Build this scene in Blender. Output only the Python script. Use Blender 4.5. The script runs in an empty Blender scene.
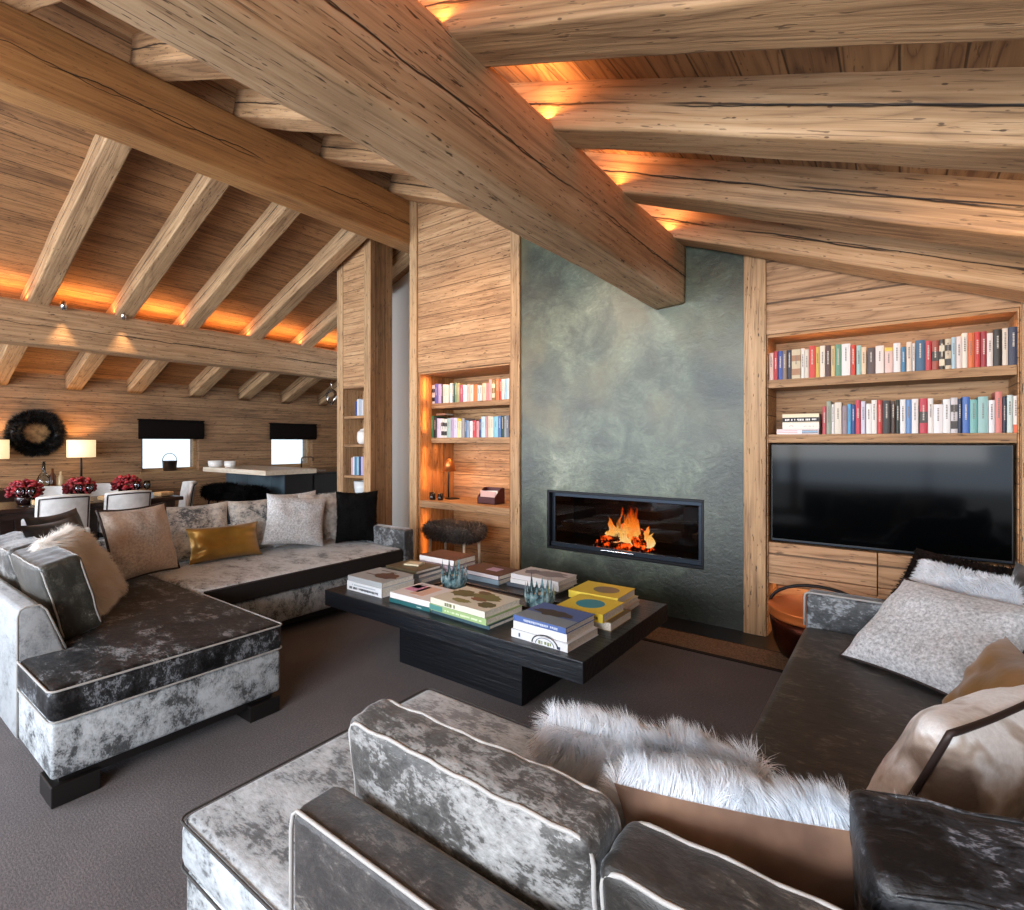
import bpy, bmesh, math, random
from mathutils import Vector, Matrix, Euler, noise
random.seed(7)
PI = math.pi
scene = bpy.context.scene
COL = scene.collection

# ------------------------------------------------------------------ colours / node helpers
def lin(h):
    h = h.lstrip('#'); v = [int(h[i:i+2], 16)/255 for i in (0, 2, 4)]
    return tuple(c/12.92 if c <= .04045 else ((c+.055)/1.055)**2.4 for c in v) + (1.0,)

class NT:
    def __init__(s, name):
        s.m = bpy.data.materials.new(name); s.m.use_nodes = True
        s.n = s.m.node_tree.nodes; s.l = s.m.node_tree.links; s.n.clear()
        s.out = s.n.new('ShaderNodeOutputMaterial')
    def new(s, t, **k):
        n = s.n.new(t)
        for a, b in k.items(): setattr(n, a, b)
        return n
    def put(s, sock, v):
        if v is None: return
        if isinstance(v, bpy.types.NodeSocket): s.l.new(v, sock)
        else: sock.default_value = v
    def math(s, op, a, b=None, c=None, clamp=False):
        n = s.new('ShaderNodeMath', operation=op); n.use_clamp = clamp
        for i, v in enumerate((a, b, c)): s.put(n.inputs[i], v)
        return n.outputs[0]
    def vec(s, x, y, z):
        n = s.new('ShaderNodeCombineXYZ')
        for i, v in enumerate((x, y, z)): s.put(n.inputs[i], v)
        return n.outputs[0]
    def noise(s, v, scale, detail=3, rough=.55, dist=0):
        n = s.new('ShaderNodeTexNoise'); s.put(n.inputs['Vector'], v)
        n.inputs['Scale'].default_value = scale; n.inputs['Detail'].default_value = detail
        n.inputs['Roughness'].default_value = rough; n.inputs['Distortion'].default_value = dist
        return n.outputs['Fac']
    def ramp(s, fac, stops, interp='LINEAR'):
        n = s.new('ShaderNodeValToRGB'); s.put(n.inputs[0], fac); cr = n.color_ramp; cr.interpolation = interp
        while len(cr.elements) < len(stops): cr.elements.new(.5)
        for e, (p, c) in zip(cr.elements, stops):
            e.position = p; e.color = lin(c) if isinstance(c, str) else (c, c, c, 1)
        return n.outputs[0]
    def mix(s, f, a, b, mode='MIX'):
        n = s.new('ShaderNodeMix', data_type='RGBA', blend_type=mode)
        s.put(n.inputs[0], f); s.put(n.inputs[6], a); s.put(n.inputs[7], b)
        return n.outputs[2]
    def smooth(s, v, a, b, c=0, d=1):
        n = s.new('ShaderNodeMapRange', interpolation_type='SMOOTHSTEP'); s.put(n.inputs[0], v)
        for i, q in enumerate((a, b, c, d)): n.inputs[i+1].default_value = q
        return n.outputs[0]
    def coords(s, kind='Object'):
        return s.new('ShaderNodeTexCoord').outputs[kind]
    def sep(s, v):
        n = s.new('ShaderNodeSeparateXYZ'); s.put(n.inputs[0], v); return n.outputs
    def bump(s, h, strength=.3, dist=.01):
        n = s.new('ShaderNodeBump'); n.inputs['Strength'].default_value = strength
        n.inputs['Distance'].default_value = dist; s.put(n.inputs['Height'], h); return n.outputs[0]
    def bsdf(s, color, rough=.5, normal=None, **k):
        n = s.new('ShaderNodeBsdfPrincipled'); s.put(n.inputs['Base Color'], color); s.put(n.inputs['Roughness'], rough)
        if normal is not None: s.put(n.inputs['Normal'], normal)
        for a, b in k.items(): s.put(n.inputs[a.replace('_', ' ')], b)
        s.l.new(n.outputs[0], s.out.inputs[0]); return n

def plain(name, col, rough=.5, metal=0, **k):
    t = NT(name); t.bsdf(lin(col), rough, Metallic=metal, **k); return t.m

def speckled(name, c0, c1, scale=60, rough=.8, bump=.2, **k):
    t = NT(name); co = t.coords(); f = t.noise(co, scale, 4, .6)
    t.bsdf(t.ramp(f, [(.35, c0), (.65, c1)]), rough, t.bump(f, bump, .005), **k); return t.m

def emit(name, col, strength):
    t = NT(name); n = t.new('ShaderNodeEmission'); n.inputs[0].default_value = lin(col); n.inputs[1].default_value = strength
    t.l.new(n.outputs[0], t.out.inputs[0]); return t.m

def wood(name, along='X', across='Z', plank=.14, cols=('7a5434', 'a97c50', 'cda676'), rough=.62, crack=0, speck=1.0, spark=.35, ringamp=.5, seam=.012, vary=.5, stretch=1.0):
    """old spruce boards: grain runs along one axis, boards are counted along another"""
    t = NT(name); co = t.sep(t.coords()); ax = {'X': 0, 'Y': 1, 'Z': 2}
    ia, ib = ax[along], ax[across]; ic = 3-ia-ib
    a, b, c = co[ia], co[ib], co[ic]
    rnd = t.new('ShaderNodeObjectInfo').outputs['Random']
    if plank:
        q = t.math('DIVIDE', b, plank); pid = t.math('FLOOR', q); fr = t.math('FRACT', q)
        wn = t.new('ShaderNodeTexWhiteNoise', noise_dimensions='2D'); t.put(wn.inputs['Vector'], t.vec(pid, rnd, 0))
        pr = wn.outputs['Value']
    else: pr = rnd
    off = t.math('MULTIPLY', pr, 37.0)
    a2 = t.math('ADD', a, off); c2 = t.math('ADD', c, off)
    fine = t.noise(t.vec(t.math('MULTIPLY', a2, 1.6*stretch), t.math('MULTIPLY', b, 42), t.math('MULTIPLY', c2, 42)), 1, 5, .65)
    wide = t.noise(t.vec(t.math('MULTIPLY', a2, .55*stretch), t.math('MULTIPLY', b, 4.2), t.math('MULTIPLY', c2, 4.2)), 1, 2, .5, .25)
    rings = t.math('ABSOLUTE', t.math('SINE', t.math('MULTIPLY', wide, 40)))
    rings = t.math('POWER', rings, .5)
    blot = t.noise(t.vec(t.math('MULTIPLY', a2, .9), t.math('MULTIPLY', b, 2.2), c2), 1.3, 3)
    mixv = t.math('ADD', t.math('MULTIPLY', fine, 1-ringamp*.6), t.math('MULTIPLY', rings, ringamp*.34))
    mixv = t.math('ADD', mixv, t.math('MULTIPLY', t.math('SUBTRACT', pr, .5), .28*vary))
    mixv = t.math('ADD', mixv, t.math('MULTIPLY', t.math('SUBTRACT', blot, .5), .35))
    colr = t.ramp(mixv, [(.28, cols[0]), (.52, cols[1]), (.80, cols[2])])
    dark = None
    sp = t.noise(t.vec(t.math('MULTIPLY', a2, 11), t.math('MULTIPLY', b, 75), t.math('MULTIPLY', c2, 75)), 1, 2, .6)
    spm = t.smooth(sp, .635, .70, 0, .8*speck)
    fi = t.noise(t.vec(t.math('MULTIPLY', a2, 2.6), t.math('MULTIPLY', b, 120), t.math('MULTIPLY', c2, 120)), 1, 2, .6)
    spm = t.math('MAXIMUM', spm, t.smooth(fi, .62, .70, 0, .6*speck))
    colr = t.mix(spm, colr, lin('3a2415'))
    vo = t.new('ShaderNodeTexVoronoi'); t.put(vo.inputs['Vector'], t.vec(t.math('MULTIPLY', a2, 1.7), t.math('MULTIPLY', b, 4.5), t.math('MULTIPLY', c2, 4.5)))
    kn = t.smooth(vo.outputs['Distance'], .10, .06, 0, .8*spark*2)
    colr = t.mix(kn, colr, lin('3d2413'))
    h = t.math('SUBTRACT', mixv, t.math('MULTIPLY', spm, .5))
    if plank and seam:
        ed = t.math('MINIMUM', fr, t.math('SUBTRACT', 1.0, fr)); sm = t.smooth(ed, seam, seam*2.6, .75, 0)
        colr = t.mix(sm, colr, lin('20130a')); h = t.math('SUBTRACT', h, sm)
    if crack:
        cn = t.noise(t.vec(t.math('MULTIPLY', a2, 1.1), 0, 0), 1.0, 4, .6)
        for sg, w in ((1, .0045), (-1, .003)):
            dd = t.math('ABSOLUTE', t.math('SUBTRACT', b, t.math('MULTIPLY', t.math('SUBTRACT', cn, .5+.12*sg), crack*sg)))
            gate = t.noise(t.vec(t.math('MULTIPLY', a2, .8), sg*5.0, 3), 1.0, 2)
            cm = t.math('MULTIPLY', t.smooth(dd, w*.5, w*1.6, .95, 0), t.smooth(gate, .40, .5, 0, 1))
            colr = t.mix(cm, colr, lin('170d07')); h = t.math('SUBTRACT', h, cm)
    t.bsdf(colr, rough, t.bump(h, .45, .012)); return t.m

def velvet(name, dark, light, ratio=.5, scale=1.0, sheen=.6, tint='cfd6dc', soft=.05, spec=.5):
    """crushed velvet: nap brushed two ways, its sheen painted in as ragged patches"""
    t = NT(name); co = t.coords(); rnd = t.new('ShaderNodeObjectInfo').outputs['Random']
    mp = t.new('ShaderNodeMapping'); t.put(mp.inputs[0], co); mp.inputs['Scale'].default_value = (scale, scale*1.6, scale*1.3)
    t.put(mp.inputs['Location'], t.vec(t.math('MULTIPLY', rnd, 9), rnd, 0))
    big = t.noise(mp.outputs[0], 3.2, 3, .6, .6)
    mid = t.noise(mp.outputs[0], 17, 4, .7, .5)
    mp2 = t.new('ShaderNodeMapping'); t.put(mp2.inputs[0], co); mp2.inputs['Scale'].default_value = (45*scale, 150*scale, 100*scale); mp2.inputs['Rotation'].default_value = (.3, .5, .4)
    fine = t.noise(mp2.outputs[0], 1, 3, .7)
    v = t.math('ADD', t.math('ADD', t.math('MULTIPLY', big, .42), t.math('MULTIPLY', mid, .34)), t.math('MULTIPLY', fine, .24))
    c = .5 + (.5-ratio)*.42
    col = t.ramp(v, [(c-.05-soft, dark), (c-.012, tuple_mid(dark, light, .25)), (c+.018, tuple_mid(dark, light, .68)), (c+.06+soft, light)])
    t.bsdf(col, .46, t.bump(t.math('ADD', mid, t.math('MULTIPLY', fine, .5)), .35, .006), Sheen_Weight=sheen, Sheen_Roughness=.35, Sheen_Tint=lin(tint), Specular_IOR_Level=spec); return t.m
def tuple_mid(a, b, f):
    a, b = a.lstrip('#'), b.lstrip('#')
    return ''.join('%02x' % round(int(a[i:i+2], 16)*(1-f)+int(b[i:i+2], 16)*f) for i in (0, 2, 4))

def obj_color(name, rough=.5, k=1):
    t = NT(name); t.bsdf(t.mix(1.0, t.new('ShaderNodeObjectInfo').outputs['Color'], (k, k, k, 1), 'MULTIPLY'), rough); return t.m

# ------------------------------------------------------------------ mesh builder
class MB:
    def __init__(s): s.v = []; s.f = []; s.mi = []; s.k = 0
    def add(s, vs, fs, mi=None):
        o = len(s.v); s.v.extend([tuple(p) for p in vs]); s.f.extend([tuple(i+o for i in f) for f in fs]); s.mi.extend([s.k if mi is None else mi]*len(fs)); return s
    def box(s, x0, x1, y0, y1, z0, z1):
        return s.add([(x0,y0,z0),(x1,y0,z0),(x1,y1,z0),(x0,y1,z0),(x0,y0,z1),(x1,y0,z1),(x1,y1,z1),(x0,y1,z1)],
                     [(0,3,2,1),(4,5,6,7),(0,1,5,4),(1,2,6,5),(2,3,7,6),(3,0,4,7)])
    def prism(s, poly, lo, hi, axis='Y'):
        """extrude a polygon; axis Y: points are (x,z); axis Z: (x,y); axis X: (y,z)"""
        n = len(poly)
        def P(p, t): return {'Y': (p[0], t, p[1]), 'Z': (p[0], p[1], t), 'X': (t, p[0], p[1])}[axis]
        vs = [P(p, lo) for p in poly]+[P(p, hi) for p in poly]
        ar = sum(poly[i][0]*poly[(i+1) % n][1]-poly[(i+1) % n][0]*poly[i][1] for i in range(n))
        fl = (ar > 0) ^ (axis == 'Y')
        A = tuple(range(n)); B = tuple(range(n, 2*n))
        fs = [A[::-1] if fl else A, B if fl else B[::-1]]
        for i in range(n):
            j = (i+1) % n; q = (i, j, n+j, n+i); fs.append(q if fl else q[::-1])
        return s.add(vs, fs)
    def tube(s, path, r, n=8, closed=False):
        path = [Vector(p) for p in path]; m = len(path)
        rr = r if isinstance(r, (list, tuple)) else [r]*m
        vs = []; fs = []; up = None
        for i in range(m):
            a = path[i-1] if (i > 0 or closed) else path[i]; b = path[(i+1) % m] if (i < m-1 or closed) else path[i]
            d = (b-a).normalized()
            if up is None:
                up = Vector((0, 0, 1)) if abs(d.z) < .9 else Vector((1, 0, 0))
            u = (up-d*up.dot(d)).normalized(); up = u; w = d.cross(u)
            for k in range(n):
                t = 2*PI*k/n; vs.append(path[i]+(u*math.cos(t)+w*math.sin(t))*rr[i])
        for i in range(m if closed else m-1):
            j = (i+1) % m
            for k in range(n):
                l = (k+1) % n; fs.append((i*n+k, i*n+l, j*n+l, j*n+k))
        if not closed: fs.append(tuple(range(n))[::-1]); fs.append(tuple((m-1)*n+k for k in range(n)))
        return s.add(vs, fs)
    def lathe(s, prof, c=(0, 0, 0), n=24, closed=False):
        vs = []; fs = []; m = len(prof)
        for r, z in prof:
            for k in range(n):
                t = 2*PI*k/n; vs.append((c[0]+r*math.cos(t), c[1]+r*math.sin(t), c[2]+z))
        for i in range(m-1):
            for k in range(n):
                l = (k+1) % n; fs.append((i*n+k, i*n+l, (i+1)*n+l, (i+1)*n+k))
        if prof[0][0] > 1e-5: fs.append(tuple(range(n))[::-1])
        if prof[-1][0] > 1e-5: fs.append(tuple((m-1)*n+k for k in range(n)))
        return s.add(vs, fs)
    def sphere(s, c, r, n=12, sq=(1, 1, 1)):
        vs = []; fs = []; m = max(4, n//2)
        for i in range(m+1):
            for k in range(n):
                a = PI*i/m; t = 2*PI*k/n
                vs.append((c[0]+r*sq[0]*math.sin(a)*math.cos(t), c[1]+r*sq[1]*math.sin(a)*math.sin(t), c[2]-r*sq[2]*math.cos(a)))
        for i in range(m):
            for k in range(n):
                l = (k+1) % n; fs.append((i*n+k, i*n+l, (i+1)*n+l, (i+1)*n+k))
        return s.add(vs, fs)
    def rbox(s, c, half, r, seg=3, sub=8, fn=None):
        """soft box: cube grid with rounded edges; fn(p, u) may move points, u in -1..1"""
        def axis(h):
            k = [-h+r*(1-math.cos(PI/2*i/seg)) for i in range(seg+1)]
            mid = [-h+r+(2*h-2*r)*i/sub for i in range(1, sub)]
            return k+mid+[-q for q in k[::-1]]
        A = [axis(h) for h in half]; idx = {}; vs = []; fs = []
        def V(i, j, k):
            if (i, j, k) in idx: return idx[(i, j, k)]
            p = Vector((A[0][i], A[1][j], A[2][k]))
            q = Vector(tuple(max(-(half[t]-r), min(half[t]-r, p[t])) for t in range(3))); d = p-q
            if d.length > 1e-9: p = q+d.normalized()*r
            u = (p[0]/half[0], p[1]/half[1], p[2]/half[2])
            if fn: p = Vector(fn(p, u))
            vs.append(p+Vector(c)); idx[(i, j, k)] = len(vs)-1; return len(vs)-1
        N = [len(a) for a in A]
        for ax in range(3):
            b1, b2 = (ax+1) % 3, (ax+2) % 3
            for side in (0, N[ax]-1):
                for i in range(N[b1]-1):
                    for j in range(N[b2]-1):
                        q = []
                        for di, dj in ((0, 0), (1, 0), (1, 1), (0, 1)):
                            e = [0, 0, 0]; e[ax] = side; e[b1] = i+di; e[b2] = j+dj; q.append(V(*e))
                        fs.append(tuple(q) if side else tuple(q[::-1]))
        return s.add(vs, fs)
    def fur(s, L, count, width=.003, droop=(0, 0, -.5), mi=1, region=None, lean=.35, clump=.5, seed=1, wob=.4):
        """tapered hairs grown from the surface built so far, all in the same mesh"""
        rg = random.Random(seed); base = [Vector(p) for p in s.v]; F = list(s.f); tri = []; W = []; ac = 0
        for f in F:
            for k in range(1, len(f)-1):
                A, B, C = base[f[0]], base[f[k]], base[f[k+1]]; n = (B-A).cross(C-A); ar = n.length
                if ar < 1e-12: continue
                m = (A+B+C)/3
                if region and not region(m, n/ar): continue
                ac += ar; tri.append((A, B, C, n/ar)); W.append(ac)
        import bisect
        vs = []; fs = []; dr = Vector(droop)
        for _ in range(count):
            A, B, C, n = tri[min(len(tri)-1, bisect.bisect(W, rg.random()*ac))]
            x, y = rg.random(), rg.random()
            if x+y > 1: x, y = 1-x, 1-y
            p = A+(B-A)*x+(C-A)*y
            cl = noise.noise_vector(p*14)*clump+noise.noise_vector(p*45)*clump*.5
            l = L*(.6+.6*rg.random())
            d = (n+cl+dr*lean+Vector((rg.uniform(-1, 1), rg.uniform(-1, 1), rg.uniform(-1, 1)))*wob*.5).normalized()
            side = d.cross(Vector((rg.uniform(-1, 1), rg.uniform(-1, 1), rg.uniform(-1, 1))))
            if side.length < 1e-4: continue
            side = side.normalized()*width*.5
            p1 = p+d*l*.5; d2 = (d+dr*.55+cl*.5).normalized(); p2 = p1+d2*l*.5
            o = len(vs); vs += [p-side, p+side, p1+side*.8, p1-side*.8, p2]
            fs += [(o, o+1, o+2, o+3), (o+3, o+2, o+4)]
        return s.add(vs, fs, mi)
    def build(s, name, mats, parent=None, smooth=False, bevel=0, seg=2, auto=None, label=None):
        me = bpy.data.meshes.new(name); me.from_pydata(s.v, [], s.f); me.update()
        if not isinstance(mats, (list, tuple)): mats = [mats]
        for m in mats: me.materials.append(m)
        for p, i in zip(me.polygons, s.mi): p.material_index = min(i, len(mats)-1); p.use_smooth = smooth
        o = bpy.data.objects.new(name, me); COL.objects.link(o)
        if parent: o.parent = parent
        if bevel:
            b = o.modifiers.new('bevel', 'BEVEL'); b.width = bevel; b.segments = seg; b.limit_method = 'ANGLE'; b.angle_limit = .6; b.harden_normals = False
        if label: o['label'] = label
        return o

def thing(name, label, cat, loc=(0, 0, 0), rz=0, group=None, rot=None):
    o = bpy.data.objects.new(name, None); COL.objects.link(o); o.location = loc
    o.rotation_euler = rot if rot else (0, 0, rz); o.empty_display_size = .1
    tag(o, label, cat, group); return o
def tag(o, label, cat, group=None, kind=None):
    if label: o['label'] = label
    if cat: o['category'] = cat
    if group: o['group'] = group
    if kind: o['kind'] = kind
    return o
def struct(o): o['kind'] = 'structure'; return o
def dup(root, loc, rz=None, label=None, group=None):
    r = root.copy(); COL.objects.link(r); r.location = loc
    if rz is not None: r.rotation_euler = (0, 0, rz)
    if label: r['label'] = label
    if group: r['group'] = group
    for ch in list(root.children):
        c = ch.copy(); COL.objects.link(c); c.parent = r
        for g in list(ch.children):
            d = g.copy(); COL.objects.link(d); d.parent = c
    return r
def ordinal(n):
    w = ['first','second','third','fourth','fifth','sixth','seventh','eighth','ninth','tenth','eleventh','twelfth','thirteenth','fourteenth','fifteenth','sixteenth','seventeenth','eighteenth','nineteenth','twentieth']
    if n <= 20: return w[n-1]
    if n == 30: return 'thirtieth'
    if n == 40: return 'fortieth'
    return {2: 'twenty', 3: 'thirty', 4: 'forty'}[n//10]+'-'+w[n % 10-1]
# ------------------------------------------------------------------ materials
WC = ('6b482c', '9c7049', 'c49b6c')
W_wallX = wood('old_boards_along_x', 'X', 'Z', .145, ('8a6444', 'bb9269', 'd8b68c'), ringamp=.3, speck=1.1, vary=.3)
W_tv = wood('old_boards_cabinet', 'X', 'Z', .31, ('7c5a3c', 'ae8762', 'cda984'), ringamp=.6, speck=.8, vary=.4)
W_left = wood('old_boards_along_y', 'Y', 'Z', .16, ('6b4f37', '9a7654', 'b99670'), ringamp=.3, speck=1.2, vary=.5)
W_post = wood('old_post_wood', 'Z', 'X', None, ('8a6a4c', 'b8946c', 'd4b48e'), ringamp=.4, speck=1.2, stretch=.8)
W_colside = wood('brown_column_boards', 'Z', 'Y', .16, ('70502f', '98704a', 'b38a60'), ringamp=.3, speck=1.3)
W_ceilL = wood('ceiling_boards_left', 'Y', 'X', .155, ('6a4a30', '9c714a', 'ba8e62'), ringamp=.3, speck=1.5, vary=.5)
W_ceilR = wood('ceiling_boards_right', 'Y', 'X', .17, ('76543a', 'a88058', 'c49c72'), ringamp=.9, speck=.6, vary=.8)
W_shelf = wood('old_shelf_wood', 'X', 'Z', None, ('7a5a3c', 'a6805a', 'c4a078'), ringamp=.5, speck=1.0)
W_niche = wood('warm_niche_boards', 'X', 'Z', .15, ('7c5638', 'ae8358', 'cfa478'), ringamp=.4, speck=1.0)
W_beam = wood('hewn_beam', 'X', 'Z', None, ('7a5c42', 'b08d68', 'd0b08c'), ringamp=.35, speck=1.1, crack=.16, spark=.45, stretch=.6)
W_ridge = wood('smooth_brown_beam', 'X', 'Z', None, ('7c5432', 'a67848', 'c0925e'), ringamp=.35, speck=.6, crack=.2, spark=.3, stretch=.6)
W_raft = wood('hewn_rafter', 'X', 'Z', None, ('7c5c40', 'b58e66', 'd2b08a'), ringamp=.45, speck=.8, crack=.08, spark=.5, stretch=.6)
W_raftL = wood('pale_hewn_rafter', 'X', 'Z', None, ('86674a', 'b7956f', 'd4b692'), ringamp=.5, speck=1.0, crack=.06, spark=.4, stretch=.6)
W_dark = wood('black_stained_oak', 'X', 'Y', .4, ('0c0e12', '13171d', '1d2229'), rough=.38, speck=.2, spark=0, ringamp=.4, seam=.002, vary=.2)
W_wenge = wood('wenge_table_wood', 'Y', 'X', None, ('1c110d', '2c1c16', '3d2a21'), rough=.28, speck=.2, spark=0)
W_pale = wood('pale_worktop_wood', 'X', 'Y', None, ('c8b9a2', 'ddd2c0', 'ebe3d4'), rough=.4, speck=.2, spark=.1)
W_win = wood('window_frame_wood', 'Y', 'Z', None, ('80613f', 'b08c62', 'd0b088'), speck=.3, spark=.1)
M_black = plain('matt_black_metal', '16181c', .4, .6)
M_frame = plain('fire_frame_metal', '2a323c', .35, .7)
M_chrome = plain('chrome', 'd8dade', .15, 1)
M_copper = plain('copper', 'c4663a', .25, 1)
M_white = plain('white_paint', 'cfcdc8', .8)
M_pot = plain('white_ceramic', 'e8e6e2', .3)
M_darkwood = plain('dark_plinth', '120f0e', .4)
M_char = speckled('charred_log', '1a120e', '3a2a20', 30, .9)

def plaster():
    t = NT('verdigris_plaster'); co = t.coords()
    big = t.noise(co, 1.1, 4, .6, .6); med = t.noise(co, 3.2, 7, .72, 1.2)
    mp = t.new('ShaderNodeMapping'); t.put(mp.inputs[0], co); mp.inputs['Scale'].default_value = (5, 5, 8); mp.inputs['Rotation'].default_value = (0, .6, 0)
    st = t.noise(mp.outputs[0], 2.2, 8, .78, 1.6)
    v = t.math('ADD', t.math('MULTIPLY', big, .40), t.math('ADD', t.math('MULTIPLY', med, .36), t.math('MULTIPLY', st, .24)))
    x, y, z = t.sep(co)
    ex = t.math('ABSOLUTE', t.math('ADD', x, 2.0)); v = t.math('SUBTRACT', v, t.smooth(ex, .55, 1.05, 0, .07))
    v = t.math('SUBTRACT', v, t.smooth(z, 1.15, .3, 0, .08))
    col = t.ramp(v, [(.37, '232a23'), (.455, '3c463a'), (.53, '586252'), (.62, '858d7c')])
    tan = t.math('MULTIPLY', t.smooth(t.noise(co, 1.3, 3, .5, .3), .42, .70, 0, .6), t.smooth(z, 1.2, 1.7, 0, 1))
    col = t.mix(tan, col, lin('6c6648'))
    t.bsdf(col, t.math('ADD', .26, t.math('MULTIPLY', st, .26)), t.bump(t.math('ADD', med, st), .3, .012), Specular_IOR_Level=.7); return t.m
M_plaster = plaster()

def carpet():
    t = NT('grey_brown_loop_carpet'); co = t.coords(); x, y, z = t.sep(co)
    rows = t.math('SINE', t.math('MULTIPLY', t.math('ADD', y, t.math('MULTIPLY', t.noise(co, 9, 2), .01)), 2*PI/.011))
    lp = t.noise(t.vec(t.math('MULTIPLY', x, 85), t.math('MULTIPLY', y, 150), 0), 1, 4, .75)
    v = t.math('ADD', t.math('MULTIPLY', rows, .018), t.math('ADD', t.math('MULTIPLY', lp, .75), t.math('MULTIPLY', t.noise(co, 2.0, 4), .25)))
    col = t.ramp(v, [(.30, '2b2729'), (.5, '544d4f'), (.72, '7d7576')])
    t.bsdf(col, .95, t.bump(lp, .5, .006), Sheen_Weight=.15); return t.m
M_carpet = carpet()
M_band = speckled('brown_carpet_band', '5e4a3a', '947a62', 90, .95)
M_line = plain('dark_carpet_line', '17110f', .9)
M_hearth = plain('dark_oiled_floor', '15100d', .35)

# ------------------------------------------------------------------ roof numbers
PITCH = .385; RX = -4.765; RZ = 4.34
def zr(x): return RZ-PITCH*abs(x-RX)          # underside of the rafters
def zb(x): return zr(x)+.215                  # underside of the boards
WALLY = 4.28; XL = -10.2; XR = 2.35; YB = -3.2; YF = 7.6

# floor
struct(MB().box(XL-.4, XR+.3, YB-.1, YF+.3, -.12, 0).build('floor', M_carpet))
struct(MB().box(-3.06, 2.3, 4.0, WALLY+.6, .0, .006).build('trim_1', M_hearth))
struct(MB().box(-3.4, 2.3, 3.70, 3.995, .0, .004).build('trim_2', M_band))
struct(MB().box(-3.4, 2.3, 3.665, 3.70, .0, .006).build('trim_3', M_line))
# ceiling: two board planes
for nm, xa, xb, m in (('ceiling', RX, XR+.3, W_ceilR), ('ceiling_left', XL-.5, RX, W_ceilL)):
    struct(MB().prism([(xa, zb(xa)), (xb, zb(xb)), (xb, zb(xb)+.12), (xa, zb(xa)+.12)], YB-.2, YF+.3, 'Y').build(nm, m))

def wall_poly(mb, x0, x1, z0, y0, y1):
    """wall slab from z0 up to the boards"""
    xs = [x0]+([RX] if x0 < RX < x1 else [])+[x1]
    mb.prism([(x0, z0), (x1, z0)]+[(x, zb(x)+.04) for x in xs[::-1]], y0, y1, 'Y')
# chimney breast with fire opening
FX0, FX1, FZ0, FZ1 = -2.736, -1.255, .43, .99
mb = MB(); cx0, cx1 = -3.05, -.947; y1 = WALLY+.75
wall_poly(mb, cx0, FX0, 0, WALLY, y1); wall_poly(mb, FX1, cx1, 0, WALLY, y1); wall_poly(mb, FX0, FX1, FZ1, WALLY, y1)
mb.box(FX0, FX1, WALLY, y1, 0, FZ0)
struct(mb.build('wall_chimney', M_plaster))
# boarded wall around the left bookcase recess
NX0, NX1, NZ = -4.51, -3.165, 2.26
mb = MB(); wall_poly(mb, -4.63, NX0, 0, WALLY, y1); wall_poly(mb, NX1, cx0, 0, WALLY, y1); wall_poly(mb, NX0, NX1, NZ, WALLY, y1)
mb.box(NX0, NX1, WALLY+.60, y1, 0, NZ)
struct(mb.build('wall_bookcase', W_wallX))
# boarded wall around the television recess
TX0, TX1, TZ = -.800, .572, 2.25
mb = MB(); wall_poly(mb, cx1, TX0, 0, WALLY, y1); wall_poly(mb, TX1, XR+.2, 0, WALLY, y1); wall_poly(mb, TX0, TX1, TZ, WALLY, y1)
mb.box(TX0, TX1, WALLY+.36, y1, 0, TZ)
struct(mb.build('wall_television', W_tv))
# posts (trims) standing a little proud of the wall
for i, (x0, x1, top) in enumerate(((-4.635, -4.515, 9), (-3.16, -3.045, 9), (-.955, -.80, 9), (.575, .70, 9))):
    mb = MB(); mb.prism([(x0, 0), (x1, 0), (x1, zb(x1)-.01), (x0, zb(x0)-.01)], WALLY-.025, WALLY+.012, 'Y')
    struct(mb.build('trim_%d' % (i+4), W_post, bevel=.006))
# thin battens that frame the recess edges (warm wood soffits)
# column block with open shelves, left of the passage
CX0, CX1, CY, CD = -6.24, -5.52, 4.40, .36
SX0, SX1 = -6.11, -5.66
mb = MB(); wall_poly(mb, SX0, SX1, 2.17, CY+.01, CY+CD); mb.box(SX0, SX1, CY+CD-.03, CY+CD, 0, 2.17)
struct(mb.build('wall_column', W_wallX))
mb = MB(); wall_poly(mb, SX1, CX1-.012, 0, CY, CY+CD); wall_poly(mb, CX0, SX0, 0, CY, CY+CD)
struct(mb.build('trim_8', W_post, bevel=.005))
mb = MB(); wall_poly(mb, CX1-.012, CX1, 0, CY+.002, CY+CD)
struct(mb.build('wall_column_side', W_colside))
mb = MB(); wall_poly(mb, -7.2, -3.9, 0, 5.55, 5.7); struct(mb.build('wall_passage', M_white))
# far and left walls
mb = MB(); wall_poly(mb, XL-.4, -6.9, 0, YF, YF+.2); struct(mb.build('wall_far', W_wallX))
WIN = [(3.40, 4.30, .945, 1.56), (5.66, 6.58, .935, 1.56)]
mb = MB(); ztop = zb(XL)+.08; th = .38
ys = [YB]+[v for w in WIN for v in w[:2]]+[YF+.2]
for k in range(0, len(ys), 2): mb.box(XL-th, XL, ys[k], ys[k+1], 0, ztop)
for (a, b, c, d) in WIN:
    mb.box(XL-th, XL, a, b, 0, c); mb.box(XL-th, XL, a, b, d, ztop)
struct(mb.build('wall_left', W_left))
# right wall and a glazed wall behind the viewer
struct(MB().box(XR, XR+.2, YB, WALLY+.2, 0, zb(XR)+.05).build('wall_right', W_left))
mb = MB()
for x in (-10.2, -8.0, -5.9, -3.8, -1.7, .4, 2.3): mb.prism([(x-.07, 0), (x+.07, 0), (x+.07, zb(x+.07)), (x-.07, zb(x-.07))], YB-.08, YB+.04, 'Y')
mb.box(XL, XR, YB-.08, YB+.03, 0, .12); mb.box(XL, XR, YB-.07, YB+.02, 2.3, 2.42)
struct(mb.build('wall_back', W_post))

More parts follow.
